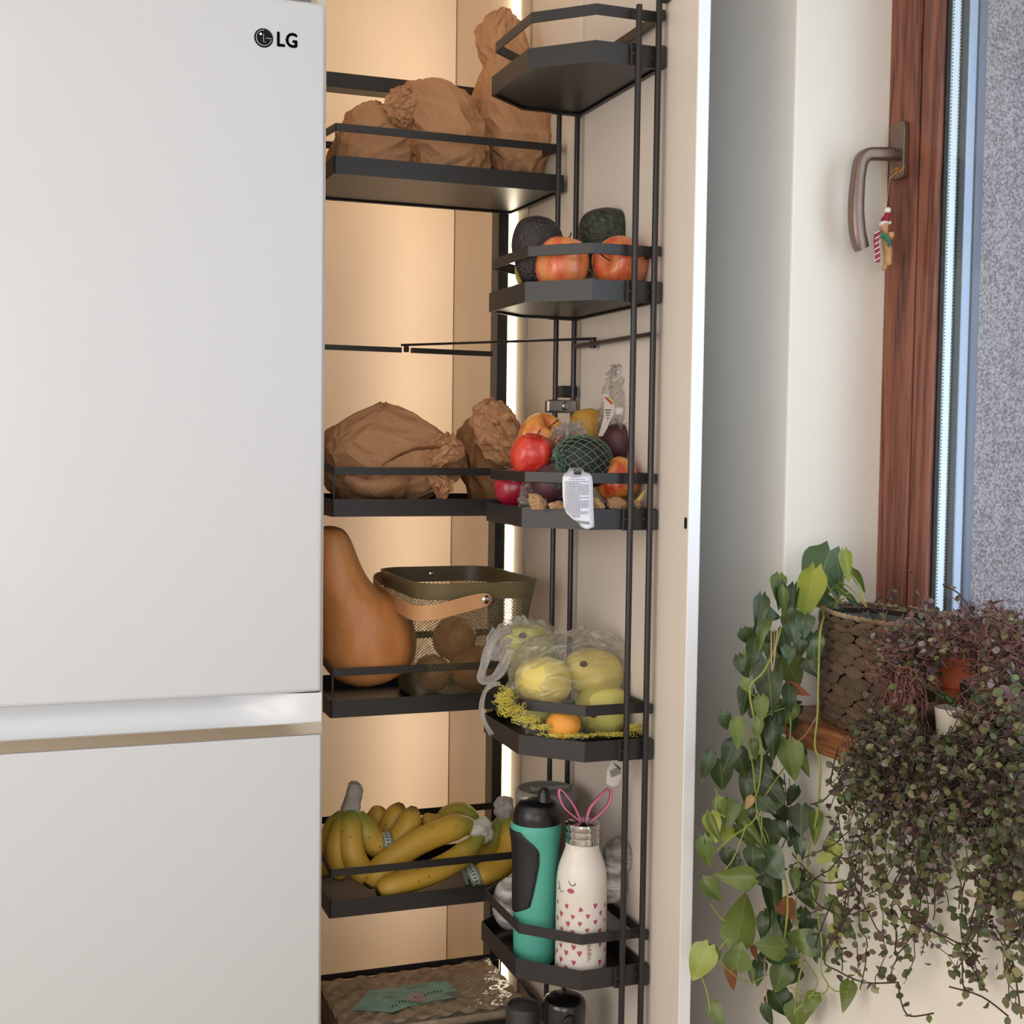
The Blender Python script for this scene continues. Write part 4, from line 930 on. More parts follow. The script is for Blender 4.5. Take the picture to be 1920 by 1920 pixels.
# ---------------------------------------------------------------- bottles, jar and marbled balls in the fifth door tray
M['teal'] = mat('teal_rubber', (84,170,152), .5, col2=(78,164,146), noise_=.5, nscale=8, sss=.02); M['lid'] = mat('black_lid', (18,18,19), .33); M['grip'] = mat('black_grip', (24,23,24), .5, bump=.08, bscale=60)
def prof_px(cx_px, rows, Y):
    out = []
    for py, hw in rows:
        p = at(cx_px, py, Y=Y); out.append((hw/ppm(p), p.z))
    return out
TYc = 2.135
tc0 = at(1003, 1700, Y=TYc)
tbt = empty('sports_bottle', (tc0.x, tc0.y, zd5), 'teal sports bottle with black spout lid and black grip panel', 'bottle')
tr_ = catmull(prof_px(1003, [(1803,30),(1800,37),(1790,39),(1740,40.5),(1690,41.5),(1650,42),(1610,42.5),(1580,44.5),(1560,47.5),(1548,48),(1540,46)], TYc), 4)
tr_ = [(r, z) for r, z in tr_]; dz_ = zd5-tr_[0][1]; tr_ = [(r, z+dz_*(1-min(1, i/20))) for i, (r, z) in enumerate(tr_)]
MB().lathe(tr_, 48, (tc0.x, TYc, 0)).build('bottle_body', M['teal'], tbt, True, 50)
lr = catmull(prof_px(1005, [(1546,45),(1540,45.5),(1524,45),(1512,41),(1504,36),(1500,26),(1498,16)], TYc), 4)
ld = MB().lathe(lr, 48, (tc0.x+.001, TYc, 0)).build('lid', M['lid'], tbt, True, 40)
sx = at(1020, 1500, Y=TYc-.012)
sp2 = prof_px(1022, [(1512,16),(1504,13),(1490,12),(1482,10),(1478,7)], TYc-.012)
MB().lathe(sp2, 24, (sx.x, TYc-.012, 0)).build('spout', M['lid'], ld, True, 40)
# grip: a raised panel bounded by measured edges
def rad_at(z):
    for i in range(len(tr_)-1):
        if tr_[i][1] <= z <= tr_[i+1][1]: return lerp(tr_[i][0], tr_[i+1][0], (z-tr_[i][1])/max(1e-9, tr_[i+1][1]-tr_[i][1]))
    return tr_[len(tr_)//2][0]
fdir = math.atan2(-tc0.y, -tc0.x)            # direction from the bottle towards the viewer
gr = MB(); G = [(1562,974),(1572,985),(1582,998),(1592,1007),(1600,1010),(1620,1010),(1650,1005),(1680,999),(1700,994),(1706,985),(1712,974),(1717,967)]
vs = []; NG = 12
for py, rpx in G:
    z = at(990, py, Y=TYc-.03).z; r = rad_at(z)+.0012; cpx = 1003
    off = max(-1, min(1, (rpx-cpx)/(r*ppm(tc0)))); aR = fdir+math.asin(off); aL = fdir-PI*.62
    for k in range(NG+1):
        a = lerp(aL, aR, k/NG); vs.append((tc0.x+r*math.cos(a), TYc+r*math.sin(a), z))
gr.add(vs, [(i*(NG+1)+k, i*(NG+1)+k+1, (i+1)*(NG+1)+k+1, (i+1)*(NG+1)+k) for i in range(len(G)-1) for k in range(NG)])
go = gr.build('grip_panel', M['grip'], tbt, True, 60); s = go.modifiers.new('thickness', 'SOLIDIFY'); s.thickness = .0015; s.offset = 0
# white bottle with hearts
M['wbot'] = mat('white_enamel', (226,220,214), .38, col2=(216,208,198), noise_=.3, nscale=14, coat=.1); M['heart'] = mat('heart_print', (170,74,96), .5); M['pink'] = mat('pink_silicone', (206,112,152), .45); M['inkb'] = mat('face_print', (50,40,44), .5)
WY = 2.062; wc = at(1090, 1700, Y=WY)
wbt = empty('insulated_bottle', (wc.x, WY, zd5), 'white bottle printed with small hearts and a sleeping face, with a steel cap', 'bottle')
wr_ = catmull(prof_px(1092, [(1814,44),(1811,47),(1800,48),(1720,48),(1660,47.5),(1640,46.5),(1620,43),(1600,36),(1588,32),(1578,31.5)], WY), 4)
dz_ = zd5-wr_[0][1]; wr_ = [(r, z+dz_*(1-min(1, i/12))) for i, (r, z) in enumerate(wr_)]
MB().lathe(wr_, 56, (wc.x, WY, 0)).build('bottle_body', M['wbot'], wbt, True, 50)
cr_ = prof_px(1097, [(1579,31.5),(1576,33.5),(1568,33.5),(1566,32),(1563,33.5),(1556,33.5),(1554,32),(1551,33.5),(1545,34),(1541,32),(1539.5,29)], WY)
cpo = MB().lathe(cr_, 48, (wc.x+.001, WY, 0)).build('steel_cap', M['steel'], wbt, True, 30)
ppx = at(1096, 1545, Y=WY)
ears = MB()
bevel(MB().box((ppx.x-.011, WY-.004, ppx.z-.003), (ppx.x+.009, WY+.004, ppx.z+.004)).build('strap_base', M['pink'], wbt), .001)
for pts in ([(1088,1540),(1078,1515),(1062,1492),(1050,1480),(1048,1490),(1056,1512),(1075,1530),(1092,1543)], [(1098,1541),(1106,1515),(1124,1494),(1140,1480),(1145,1488),(1140,1508),(1122,1528),(1102,1543)]):
    e = MB(); P = [Vector(p) for p in catmull([tuple(at(x, y, Y=WY)) for x, y in pts], 6)]
    vs = []
    for p in P: vs += [p+V(0, -.004, 0), p+V(0, .004, 0)]
    e.add(vs, [(2*i, 2*i+1, 2*i+3, 2*i+2) for i in range(len(P)-1)]); eo = e.build('ear_loop', M['pink'], wbt, True, 60); s = eo.modifiers.new('thickness', 'SOLIDIFY'); s.thickness = .0022; s.offset = 0
wr2 = wr_
def rad_w(z):
    for i in range(len(wr2)-1):
        if wr2[i][1] <= z <= wr2[i+1][1]: return lerp(wr2[i][0], wr2[i+1][0], (z-wr2[i][1])/max(1e-9, wr2[i+1][1]-wr2[i][1]))
    return wr2[0][0]
wdir = math.atan2(-wc.y, -wc.x); SW = ppm(wc)
def onb(dx, py, h=.0004):
    """point on the bottle: dx px right of its axis, at height py"""
    z = at(1090, py, Y=WY-.04).z; r = rad_w(z)+h; a = wdir+math.asin(max(-.999, min(.999, dx/(r*SW)))); return Vector((wc.x+r*math.cos(a), WY+r*math.sin(a), z))
def arcb(a, z, h=.0004): r = rad_w(z)+h; return Vector((wc.x+r*math.cos(a), WY+r*math.sin(a), z))
hearts = MB(); rnd = random.Random(4); zt = at(1090, 1703, Y=WY-.04).z; row = 0
HS = [(0, -1), (.5, -.35), (.85, .1), (.9, .5), (.6, .85), (.25, .75), (0, .45), (-.25, .75), (-.6, .85), (-.9, .5), (-.85, .1), (-.5, -.35)]
z = zt
while z > zd5+.004:
    n = 11
    for k in range(n):
        a = wdir+(k+(row % 2)*.5)*2*PI/n+rnd.uniform(-.05, .05); zz = z+rnd.uniform(-.003, .003); s_ = rnd.uniform(.0044, .0058); fl = -1 if rnd.random() < .3 else 1; r = rad_w(zz); ang = rnd.uniform(-.25, .25)
        if abs(((a-wdir-.36+PI) % (2*PI))-PI) < .26 and zz < H-.83: continue
        pts = []
        for u, v in HS:
            u2 = u*math.cos(ang)-v*math.sin(ang); v2 = (u*math.sin(ang)+v*math.cos(ang))*fl
            pts.append(arcb(a+u2*s_*.8/r, zz+v2*s_))
        ctr_ = arcb(a, zz, .0005); n0 = len(hearts.v)
        hearts.add(pts+[ctr_], [(i, (i+1) % 12, 12) for i in range(12)])
    z -= .0135; row += 1
hb_ = hearts.build('heart_print', M['heart'], wbt); hb_['kind'] = 'stuff'
fc = MB()
fc.tube([onb(-24, 1655), onb(-21, 1661), onb(-17, 1663), onb(-13, 1661), onb(-11, 1657)], .0007, 5)
fc.tube([onb(-43, 1662), onb(-41, 1668), onb(-41, 1675)], .0006, 5); fc.tube([onb(-44, 1677), onb(-41, 1674), onb(-38, 1679), onb(-34, 1677)], .0006, 5)
fc.build('face_print', M['inkb'], wbt, True)
ck = MB(); ck.add([onb(-20+6.5*math.cos(t), 1673+4.5*math.sin(t), .0006) for t in [i*PI/8 for i in range(16)]], [tuple(range(16))]); ck.build('cheek_print', M['heart'], wbt)
tm = text_mb('aladdin.', .0150); vv = []
mnx = min(v[0] for v in tm.v); mxx = max(v[0] for v in tm.v); ztop = at(1108, 1766, Y=WY-.04).z; 
for x, y, z_ in tm.v:
    zz = ztop+.006-(x-mnx)*.86; r = rad_w(zz); a = wdir+math.asin(16/(r*SW))+y*.8/r; vv.append(tuple(arcb(a, zz, .0007)))
tm.v = vv; tm.build('lettering', mat('bottle_lettering', (120,60,90), .5), wbt)
# grey-lidded jar behind
M['jarlid'] = mat('grey_jar_lid', (134,129,126), .45); M['jar'] = mat('smoky_jar', (138,112,94), .2, coat=.3)
JY = 2.262; jc = at(1024, 1500, Y=JY)
jr = empty('storage_jar', (jc.x, JY, zd5), 'tall smoky jar with a grey lid behind the teal bottle', 'jar')
pj_ = prof_px(1024, [(1800,44),(1790,52),(1640,54),(1516,54),(1508,55)], JY); pj_ = [(r, max(z, zd5)) for r, z in pj_]; MB().lathe(pj_, 40, (jc.x, JY, 0)).build('jar_body', M['jar'], jr, True, 50)
pl_ = prof_px(1024, [(1512,56),(1508,58),(1484,59),(1480,57),(1477,53)], JY)
z0_ = pl_[-1][1]; pl_ += [(pl_[-1][0]*.9, z0_-.003), (.02, z0_-.004)]
jl = MB().lathe(pl_, 40, (jc.x, JY, 0)).build('jar_lid', M['jarlid'], jr, True, 40)
bevel(MB().box((jc.x-.03, JY-.008, z0_-.0045), (jc.x+.045, JY+.008, z0_+.0035)).build('lid_bar', M['jarlid'], jl), .003, 2)
M['marble'] = mat('marbled_shell', (206,202,198), .45, col2=(126,120,116), noise_=.22, nscale=22, stretch=(1,1,3), bump=.3, bscale=60, detail=8)
def ball(px, py, Y, rx, rz, label, seed):
    c = at(px, py, Y=Y); s = ppm(c); o = MB(); o.ico((0, 0, 0), 1, 4, 0, lambda p: p*(1+.05*crum(p, 1.8, 1, seed))); o.xf(Matrix.Translation(c) @ Matrix.Diagonal((rx/s, rx/s, rz/s, 1)))
    return tag(o.build('marbled_ball', M['marble'], None, True, 50), label, 'ball', 'marbled balls in the fifth door tray')
ball(960, 1694, 2.265, 38, 52, 'white and grey marbled ball left of the teal bottle', 1)
ball(1162, 1604, 2.095, 33, 36, 'upper marbled ball behind the front rod, right of the white bottle', 2)
ball(1146, 1656, 2.090, 30, 38, 'lower marbled ball partly hidden by the white bottle', 5)
# tops of two bottles below the fifth tray
M['dlid'] = mat('dark_grey_lid', (58,55,55), .45)
bY = 2.13; bc_ = at(1058, 1880, Y=bY); zbot = DOORZ[5]+.0055
bl = empty('flask', (bc_.x, bY, zbot), 'black flask with a glossy rounded lid and carrying loop below the fifth tray', 'flask')
MB().lathe([(.030, zbot), (.034, zbot+.004), (.035, H-1.09), (.033, H-1.05)], 40, (bc_.x, bY, 0)).build('flask_body', M['lid'], bl, True, 50)
pr_f = prof_px(1058, [(1935,38),(1905,40),(1885,41),(1876,40),(1870,36),(1866.5,28)], bY)
fl_ = MB().lathe(pr_f, 40, (bc_.x, bY, 0)).build('flask_lid', mat('glossy_black_lid', (16,16,17), .2, coat=.4), bl, True, 50)
rp_ = MB(); cc = at(1068, 1920, Y=bY-.038); rp_.tube([cc+V(.011*math.cos(t), -.002, .014*math.sin(t)) for t in [i*PI/10 for i in range(11)]], .0022, 8); rp_.build('carrying_loop', M['lid'], bl, True)
gY = 2.20; gc = at(982, 1900, Y=gY)
gl_ = empty('tumbler', (gc.x, gY, zbot), 'dark grey tumbler beside the black flask below the fifth tray', 'tumbler')
MB().lathe([(.030, zbot), (.033, zbot+.004), (.034, H-1.10)], 32, (gc.x, gY, 0)).build('tumbler_body', M['dlid'], gl_, True, 50)
MB().lathe(prof_px(982, [(1940,33),(1890,34),(1884,33),(1882,30),(1885,27)], gY), 36, (gc.x, gY, 0)).build('tumbler_lid', M['dlid'], gl_, True, 40)

# ---------------------------------------------------------------- wrapped egg tray on the lowest pull-out shelf
M['pulp'] = mat('egg_tray_pulp', (184,160,132), .85, col2=(170,146,120), noise_=.5, nscale=40, bump=.2, bscale=120); M['wrapf'] = film('glossy_wrap', (240,232,220), .045, .10, .6, 20)
zt6 = LEVEL[4]+.0055; EX0, EX1, EY0, EY1 = .555, .935, 2.438, 2.672; eh = .105
et = empty('egg_tray', ((EX0+EX1)/2, (EY0+EY1)/2, zt6), 'wrapped pulp egg tray with a teal label on the lowest pull-out shelf', 'egg tray')
def wtop(x, y, k=1): return zt6+eh+k*(.0035*math.sin(x*2*PI/.047)*math.sin(y*2*PI/.047))
e = MB(); nx, ny = 76, 46; vs = []
for i in range(nx+1):
    for j in range(ny+1):
        x = lerp(EX0, EX1, i/nx); y = lerp(EY0, EY1, j/ny); vs.append((x, y, wtop(x, y)))
e.add(vs, [(i*(ny+1)+j, (i+1)*(ny+1)+j, (i+1)*(ny+1)+j+1, i*(ny+1)+j+1) for i in range(nx) for j in range(ny)])
e.box((EX0+.004, EY0+.004, zt6), (EX1-.004, EY1-.004, zt6+eh-.009)); e.build('pulp_tray', M['pulp'], et, True, 60)
e = MB(); vs = []
for i in range(nx+1):
    for j in range(ny+1):
        x = lerp(EX0-.006, EX1+.006, i/nx); y = lerp(EY0-.006, EY1+.006, j/ny); e_ = min(i, nx-i, j, ny-j); p = Vector((x, y, 0))
        z = wtop(x, y, .5)+.006+crum(V(p.x*.5, p.y*1.2, 0), 22, .006, 3)+.5*crum(p, 60, .003, 1); 
        if e_ == 0: z = zt6+.01
        elif e_ == 1: z -= .018
        vs.append((x, y, z))
e.add(vs, [(i*(ny+1)+j, (i+1)*(ny+1)+j, (i+1)*(ny+1)+j+1, i*(ny+1)+j+1) for i in range(nx) for j in range(ny)]); e.build('plastic_wrap', M['wrapf'], et, True, 25)
M['tlab'] = mat('teal_label', (112,176,164), .5, col2=(136,190,178), noise_=.4, nscale=30)
def epx(px, py): return at(px, py, Z=zt6+eh+.004)
cs = [epx(662, 1893), epx(690, 1858), epx(835, 1838), epx(868, 1866), epx(770, 1886), epx(735, 1898)]
lb = MB(); lb.add([tuple(p) for p in cs]+[tuple(p-V(0, 0, .0005)) for p in cs], [tuple(range(6))[::-1], tuple(range(6, 12))]+[(i, (i+1) % 6, 6+(i+1) % 6, 6+i) for i in range(6)])
lo_ = lb.build('paper_label', M['tlab'], et); lo_['label'] = 'teal printed label'
def lq(mb, pts): mb.add([tuple(epx(x, y)+V(0, 0, .0006)) for x, y in pts], [tuple(range(len(pts)))])
b0 = MB(); lq(b0, [(768,1878),(764,1870),(775,1862),(792,1864),(798,1874),(786,1880)]); b0.build('pink_print', mat('pink_print', (190,164,156), .6), lo_)
b0 = MB(); rnd = random.Random(2)
for i in range(16):
    x = 735+i*6; y = 1884-i*1.9+rnd.uniform(-2, 2); lq(b0, [(x, y), (x+3, y-1), (x+4, y+3), (x+1, y+3)])
for i in range(8): x = 762+i*5; y = 1853-i*.8; lq(b0, [(x, y), (x+3, y-.5), (x+3, y+1), (x, y+1.5)])
b0.build('dark_print', M['ink'], lo_)
b0 = MB(); lq(b0, [(836,1862),(858,1858),(868,1866),(850,1872)]); b0.build('grey_panel', mat('grey_print', (120,120,116), .6), lo_)
# ---------------------------------------------------------------- window handle and ornament
M['bronze'] = mat('bronze_handle', (128,108,96), .32, .75, bump=.02, bscale=400)
hx = at(1681, 288, X=WT-.011); HY = at(1676, 288, X=WT-.02).y
hd_ = empty('window_handle', (WT, hx.y, hx.z), 'bronze coloured lever handle on the brown window frame', 'handle')
ez0 = at(1676, 341, X=WT)[2]; ez1 = at(1676, 237, X=WT)[2]; ey0 = 0
pl_ = []; 
for i in range(24):
    a = 2*PI*i/24; cy_ = .0130*(1 if math.cos(a) > 0 else -1); cz_ = ((ez1-ez0)/2-.014)*(1 if math.sin(a) > 0 else -1)
    pl_.append((hx.y+math.cos(a)*.006+cy_, (ez0+ez1)/2+math.sin(a)*.014+cz_))
p = MB(); n = len(pl_); p.add([(WT-.011, y, z) for y, z in pl_]+[(WT, y, z) for y, z in pl_], [tuple(range(n)), tuple(range(n, 2*n))[::-1]]+[(i, n+i, n+(i+1) % n, (i+1) % n) for i in range(n)])
bevel(p.build('escutcheon', M['bronze'], hd_, False), .002, 2, 60)
lv = [(1670,289,.0088,.0105),(1648,289,.0085,.0105),(1632,289,.0085,.0105),(1620,294,.0088,.0105),(1613,306,.0085,.0105),(1609,330,.0082,.0105),(1606,362,.0088,.011),(1605,400,.0092,.011),(1608,436,.0098,.0105),(1613,458,.0098,.0095),(1616,467,.0092,.0085)]
P = catmull([tuple(at(x, y, Y=HY))+(a, b) for x, y, a, b in lv], 4); rings = []; n = len(P)
for i, q in enumerate(P):
    c = Vector(q[:3]); t = Vector(P[min(i+1, n-1)][:3])-Vector(P[max(i-1, 0)][:3]); t.normalize(); s_ = Vector((0, 1, 0)); u = t.cross(s_).normalized()
    rings.append([c+u*q[3]*1.28*math.copysign(abs(math.cos(a))**.6, math.cos(a))+s_*q[4]*1.1*math.copysign(abs(math.sin(a))**.6, math.sin(a)) for a in [2*PI*k/20 for k in range(20)]])
MB().loft(rings).build('lever', M['bronze'], hd_, True, 50)
MB().tube([at(1662, 289, Y=HY), V(WT-.009, HY, at(1672, 289, Y=HY).z)], .0105, 20).build('neck', M['bronze'], hd_, True, 50)
M['ginger_b'] = mat('biscuit_clay', (190,140,98), .7); M['redp'] = mat('red_paint', (150,24,44), .5); M['greenp'] = mat('green_paint', (44,112,84), .5); M['whp'] = mat('white_paint', (226,222,220), .6); M['gold'] = mat('gold_cord', (196,140,60), .35, .6)
OY = 1.885
orn = empty('hanging_ornament', at(1660, 400, Y=OY), 'small painted biscuit figure ornament with santa hat hanging from the window handle', 'ornament')
def op(x, y, Y=OY): return at(x, y, Y=Y)
def oblob(name, pts, r, mt, flat=.8, par=None):
    P_ = catmull([tuple(op(*q[:2], *(q[2:] or (OY,)))) for q in pts], 3); rs_ = catmull([(a,) for a in r], 3)
    return MB().tube(P_, [q[0]/1085 for q in rs_], 12, flat=flat).build(name, mt, par or orn, True, 60)
MB().tube([op(1653,300,HY), op(1655,345), op(1658,391)], .0006, 5).build('cord', M['gold'], orn, True); MB().tube([op(1673,300,HY), op(1667,345), op(1662,389)], .0006, 5).build('cord', M['gold'], orn, True)
kn = MB(); rnd = random.Random(3); kc = op(1684, 320, 1.88)
for i in range(14): kn.tube([kc, kc+V(rnd.gauss(0, .003), rnd.gauss(0, .003), rnd.gauss(0, .003)), kc+V(rnd.gauss(0, .006), rnd.gauss(0, .004), rnd.gauss(.001, .006))], .0006, 4)
k_ = kn.build('cord_knot', M['gold'], orn, True); k_['kind'] = 'stuff'
MB().ico(op(1664.5, 394.5), 6.2/1085, 2, 0, lambda p_: p_*(1+.08*noise.noise(p_*4))).build('pompom', M['whp'], orn, True)
oblob('hat', [(1664,400),(1662,408),(1659,414)], [5.5, 7.5, 9], M['redp'])
oblob('hat_brim', [(1651,421),(1659,417),(1668,418)], [4, 5, 5], M['whp'])
oblob('figure', [(1659,420),(1658,430),(1659,440),(1662,452),(1664,468),(1665,484),(1661,496),(1656,506)], [8, 8.5, 8, 9.5, 10, 9, 6, 4], M['ginger_b'])
oblob('figure_arm', [(1668,448,1.878),(1671,442,1.872),(1671,436,1.872)], [5, 6, 5], M['ginger_b']); oblob('figure_leg', [(1664,480,1.875),(1666,490,1.872),(1668,496,1.872)], [6, 6.5, 4], M['ginger_b'])
oblob('scarf', [(1650,446,1.876),(1656,440,1.873),(1662,446,1.872),(1668,456,1.874),(1665,462,1.876)], [3, 5, 5, 5, 3], M['greenp'])
cane = oblob('candy_cane', [(1650,432,1.880),(1644,440,1.880),(1643,456,1.880),(1645,474,1.880),(1646,492,1.880)], [3, 5, 5, 5, 4.5], M['redp'])
for y_ in (436, 446, 456, 466, 476, 487): MB().tube([op(1640, y_+2, 1.8755), op(1645, y_-1, 1.8742), op(1650, y_-4, 1.8755)], .0009, 5).build('white_stripe', M['whp'], cane, True)

# ---------------------------------------------------------------- woven basket on the windowsill
M['weave'] = mat('water_hyacinth_strand', (190,158,130), .6, col2=(128,100,78), noise_=.3, nscale=2.5, stretch=(.7, 5, 5), bump=1.0, bscale=9, rnd=.28); M['weavedark'] = mat('woven_core', (44,34,28), .9)
M['liner'] = mat('grey_plant_liner', (92,96,92), .6); M['soil'] = mat('potting_soil', (46,34,28), .95, bump=1, bscale=120)
KX, KY, KA, KB = 1.283, 1.742, .092, .160; KH = .178
wk = empty('wicker_basket', (KX, KY, SILL), 'grey brown woven basket planter standing on the wooden windowsill', 'basket')
def ell(t, z, g=0): return Vector((KX+(KA+g)*math.cos(t), KY+(KB+g)*math.sin(t), z))
def kg(z): return -.010*(1-min(1, (z-SILL)/.05))
core = MB(); N = 48
zs = [SILL+.002, SILL+.03, SILL+.09, SILL+KH-.004]
core.loft([[ell(2*PI*k/N, z, kg(z)-.007) for k in range(N)] for z in zs]+[[ell(2*PI*k/N, SILL+KH-.004, -.014) for k in range(N)], [ell(2*PI*k/N, SILL+.09, -.016) for k in range(N)]], cap1=True)
core.build('basket_core', M['weavedark'], wk, True, 40)
lin = MB(); lin.loft([[ell(2*PI*k/N, SILL+.10, -.020) for k in range(N)], [ell(2*PI*k/N, SILL+KH-.012, -.016) for k in range(N)], [ell(2*PI*k/N, SILL+KH-.012, -.022) for k in range(N)], [ell(2*PI*k/N, SILL+KH-.045, -.024) for k in range(N)]], cap0=False, cap1=False); lin.build('liner', M['liner'], wk, True, 40)
so = MB(); so.loft([[ell(2*PI*k/N, SILL+KH-.05, -.020) for k in range(N)], [ell(2*PI*k/N, SILL+KH-.04, -.06) for k in range(N)]], cap0=False); so.build('soil', M['soil'], wk, True, 40)
# one strand mesh, shared
def strand_fn(p_):
    x = p_.x; k = max(0, 1-abs(x)**2.2)**.5 if abs(x) < 1 else 0
    return Vector((x, p_.y*(.35+.65*k) if False else p_.y, p_.z))
sm = MB(); L_ = 9
rings = []
for i in range(L_):
    t = -1+2*i/(L_-1); w_ = max(.05, (1-abs(t)**2.0)**.85); rings.append([(t, w_*math.sin(a)*.55*.9, w_*math.cos(a)) for a in [2*PI*k/8 for k in range(8)]])
sm.loft(rings); strand_me = sm.mesh('strand', [M['weave']], True)
rows_ = [(SILL+.009, .0078)]
zz = SILL+.009
rnd = random.Random(8)
hs = [.0062,.0070,.0078,.0080,.0085,.009,.0092,.0092,.0092,.009,.0058,.0048]
far = MB(); cnt = 0; zz = SILL+.001; per = 2*PI*math.sqrt((KA**2+KB**2)/2)
for r_, hh in enumerate(hs):
    zz += hh*.93; n = 25
    for k in range(n):
        t = 2*PI*(k+(.5 if r_ % 2 else 0))/n+rnd.uniform(-.03, .03); pt = ell(t, zz, kg(zz)+.001)
        tn = Vector((-KA*math.sin(t), KB*math.cos(t), 0)); ln = tn.length*2*PI/n; tn.normalize(); nr = Vector((tn.y, -tn.x, 0))
        tl = rnd.uniform(-.06, .06)+(.12 if r_ % 2 else -.04); X_ = (tn*math.cos(tl)+V(0, 0, 1)*math.sin(tl)); Z_ = nr.cross(X_) if False else X_.cross(nr)*-1
        Mx = Matrix((( X_.x, nr.x, Z_.x, 0), (X_.y, nr.y, Z_.y, 0), (X_.z, nr.z, Z_.z, 0), (0, 0, 0, 1)))
        Mx = Matrix.Translation(pt) @ Mx @ Matrix.Diagonal((ln*.60, .0095, hh*1.22, 1))
        vis = nr.dot((CP-pt)) > -.1
        if vis and pt.y > 1.60:
            o = bpy.data.objects.new('strand', strand_me); COL.objects.link(o); o.matrix_world = Mx
            o.parent = wk; o.matrix_parent_inverse = wm(wk).inverted(); cnt += 1
        else:
            n0 = len(far.v); far.add([tuple(Mx @ Vector(v)) for v in sm.v], sm.f)
    zz += hh*.93
fo = far.build('woven_back', M['weave'], wk, True); fo['kind'] = 'stuff'
rim = MB()
for k in range(64):
    t = 2*PI*k/64; a = ell(t-.07, SILL+KH-.002+.002*(k % 2), -.002); b = ell(t+.07, SILL+KH+.003-.002*(k % 2), -.003); rim.tube([a, (a+b)/2+V(0, 0, .002), b], [.0015, .0045, .0015], 6)
ro = rim.build('braided_rim', M['weave'], wk, True); ro['kind'] = 'stuff'

# ---------------------------------------------------------------- heart-leaf vine
def leaf_mesh(name, fold, curl, mats, w_=.62, nu=10, notch=.10):
    vs = []; cols = (-1, -.55, 0, .55, 1)
    for i in range(nu+1):
        u = i/nu
        h = .5*w_*(math.sin(PI*min(1, u**.50))**.78 if 0 < u < 1 else 0)
        if i == 0: h = .5*w_*.50
        if i == nu: h = .002
        for v in cols:
            x = u-notch*math.sin(PI*min(1, abs(v)*.86))*(1-u)**4+(.0 if v else (.03*(1-u)**6))+(.05*(1-u)**6 if abs(v) == 1 else 0); y = h*v
            z = fold*abs(y)*1.0-curl*(u-.35)**2+.03*math.sin(u*7)*v
            vs.append((x, y, z))
    fs = [(i*5+k, (i+1)*5+k, (i+1)*5+k+1, i*5+k+1) for i in range(nu) for k in range(4)]
    mb = MB(); mb.add(vs, fs); return mb.mesh(name, mats, True)
def leaf_mat(name, c, c2, rough=.38, rib=(150,168,96), rnd=.12, coat=.1, trans_=.25):
    m_ = mat(name, c, rough, col2=c2, noise_=.5, nscale=2.2, rnd=rnd, coat=coat); nt = m_.node_tree; b = nt.nodes['Principled BSDF']; src = b.inputs['Base Color'].links[0].from_socket
    tc = nt.nodes.new('ShaderNodeTexCoord'); sx = nt.nodes.new('ShaderNodeSeparateXYZ'); nt.links.new(tc.outputs['Object'], sx.inputs[0])
    ab = nt.nodes.new('ShaderNodeMath'); ab.operation = 'ABSOLUTE'; nt.links.new(sx.outputs['Y'], ab.inputs[0]); lt = nt.nodes.new('ShaderNodeMapRange'); lt.inputs['From Min'].default_value = .003; lt.inputs['From Max'].default_value = .018; lt.inputs['To Min'].default_value = .32; lt.inputs['To Max'].default_value = 0
    nt.links.new(ab.outputs[0], lt.inputs['Value']); mx = nt.nodes.new('ShaderNodeMixRGB'); nt.links.new(lt.outputs[0], mx.inputs[0]); nt.links.new(src, mx.inputs[1]); mx.inputs[2].default_value = srgb(*rib); nt.links.new(mx.outputs[0], b.inputs['Base Color'])
    out = nt.nodes['Material Output']; tl = nt.nodes.new('ShaderNodeBsdfTranslucent'); nt.links.new(mx.outputs[0], tl.inputs[0]); ms = nt.nodes.new('ShaderNodeMixShader'); ms.inputs[0].default_value = trans_; nt.links.new(b.outputs[0], ms.inputs[1]); nt.links.new(tl.outputs[0], ms.inputs[2]); nt.links.new(ms.outputs[0], out.inputs[0]); return m_
LM = {'d': leaf_mat('dark_vine_leaf', (58,76,34), (46,62,28)), 'm': leaf_mat('green_vine_leaf', (108,124,56), (88,106,46)), 'l': leaf_mat('lime_vine_leaf', (164,170,74), (138,152,60), rib=(196,196,120)),
      'b': leaf_mat('blue_green_vine_leaf', (78,98,62), (62,84,54), .3, (140,164,130)), 'r': leaf_mat('dry_vine_leaf', (150,84,54), (122,74,44), .7, (140,90,60), coat=0), 't': leaf_mat('tan_vine_leaf', (178,150,104), (160,134,90), .7, (180,150,110), coat=0)}
BASEM = LM['m']
LV = [leaf_mesh('leaf_%d' % i, f_, c_, [BASEM], w_) for i, (f_, c_, w_) in enumerate([(.10, .15, .66), (.35, .30, .66), (-.15, .45, .62), (.6, .2, .6), (.2, -.2, .66), (.05, .6, .58)])]
vine = empty('trailing_vine', (1.2, 1.80, SILL+KH-.04), 'heart-leaved green vine trailing from the woven basket down past the windowsill', 'plant')
def vpt(px, py, off=0.0):
    p_ = at(px, py, Y=1.80+off)
    if p_.x > 1.155+off*.3: p_ = at(px, py, X=1.155+off*.3)
    return p_
def basket_pt(px, py, off=0.0):
    return at(px, py, X=1.235+off)
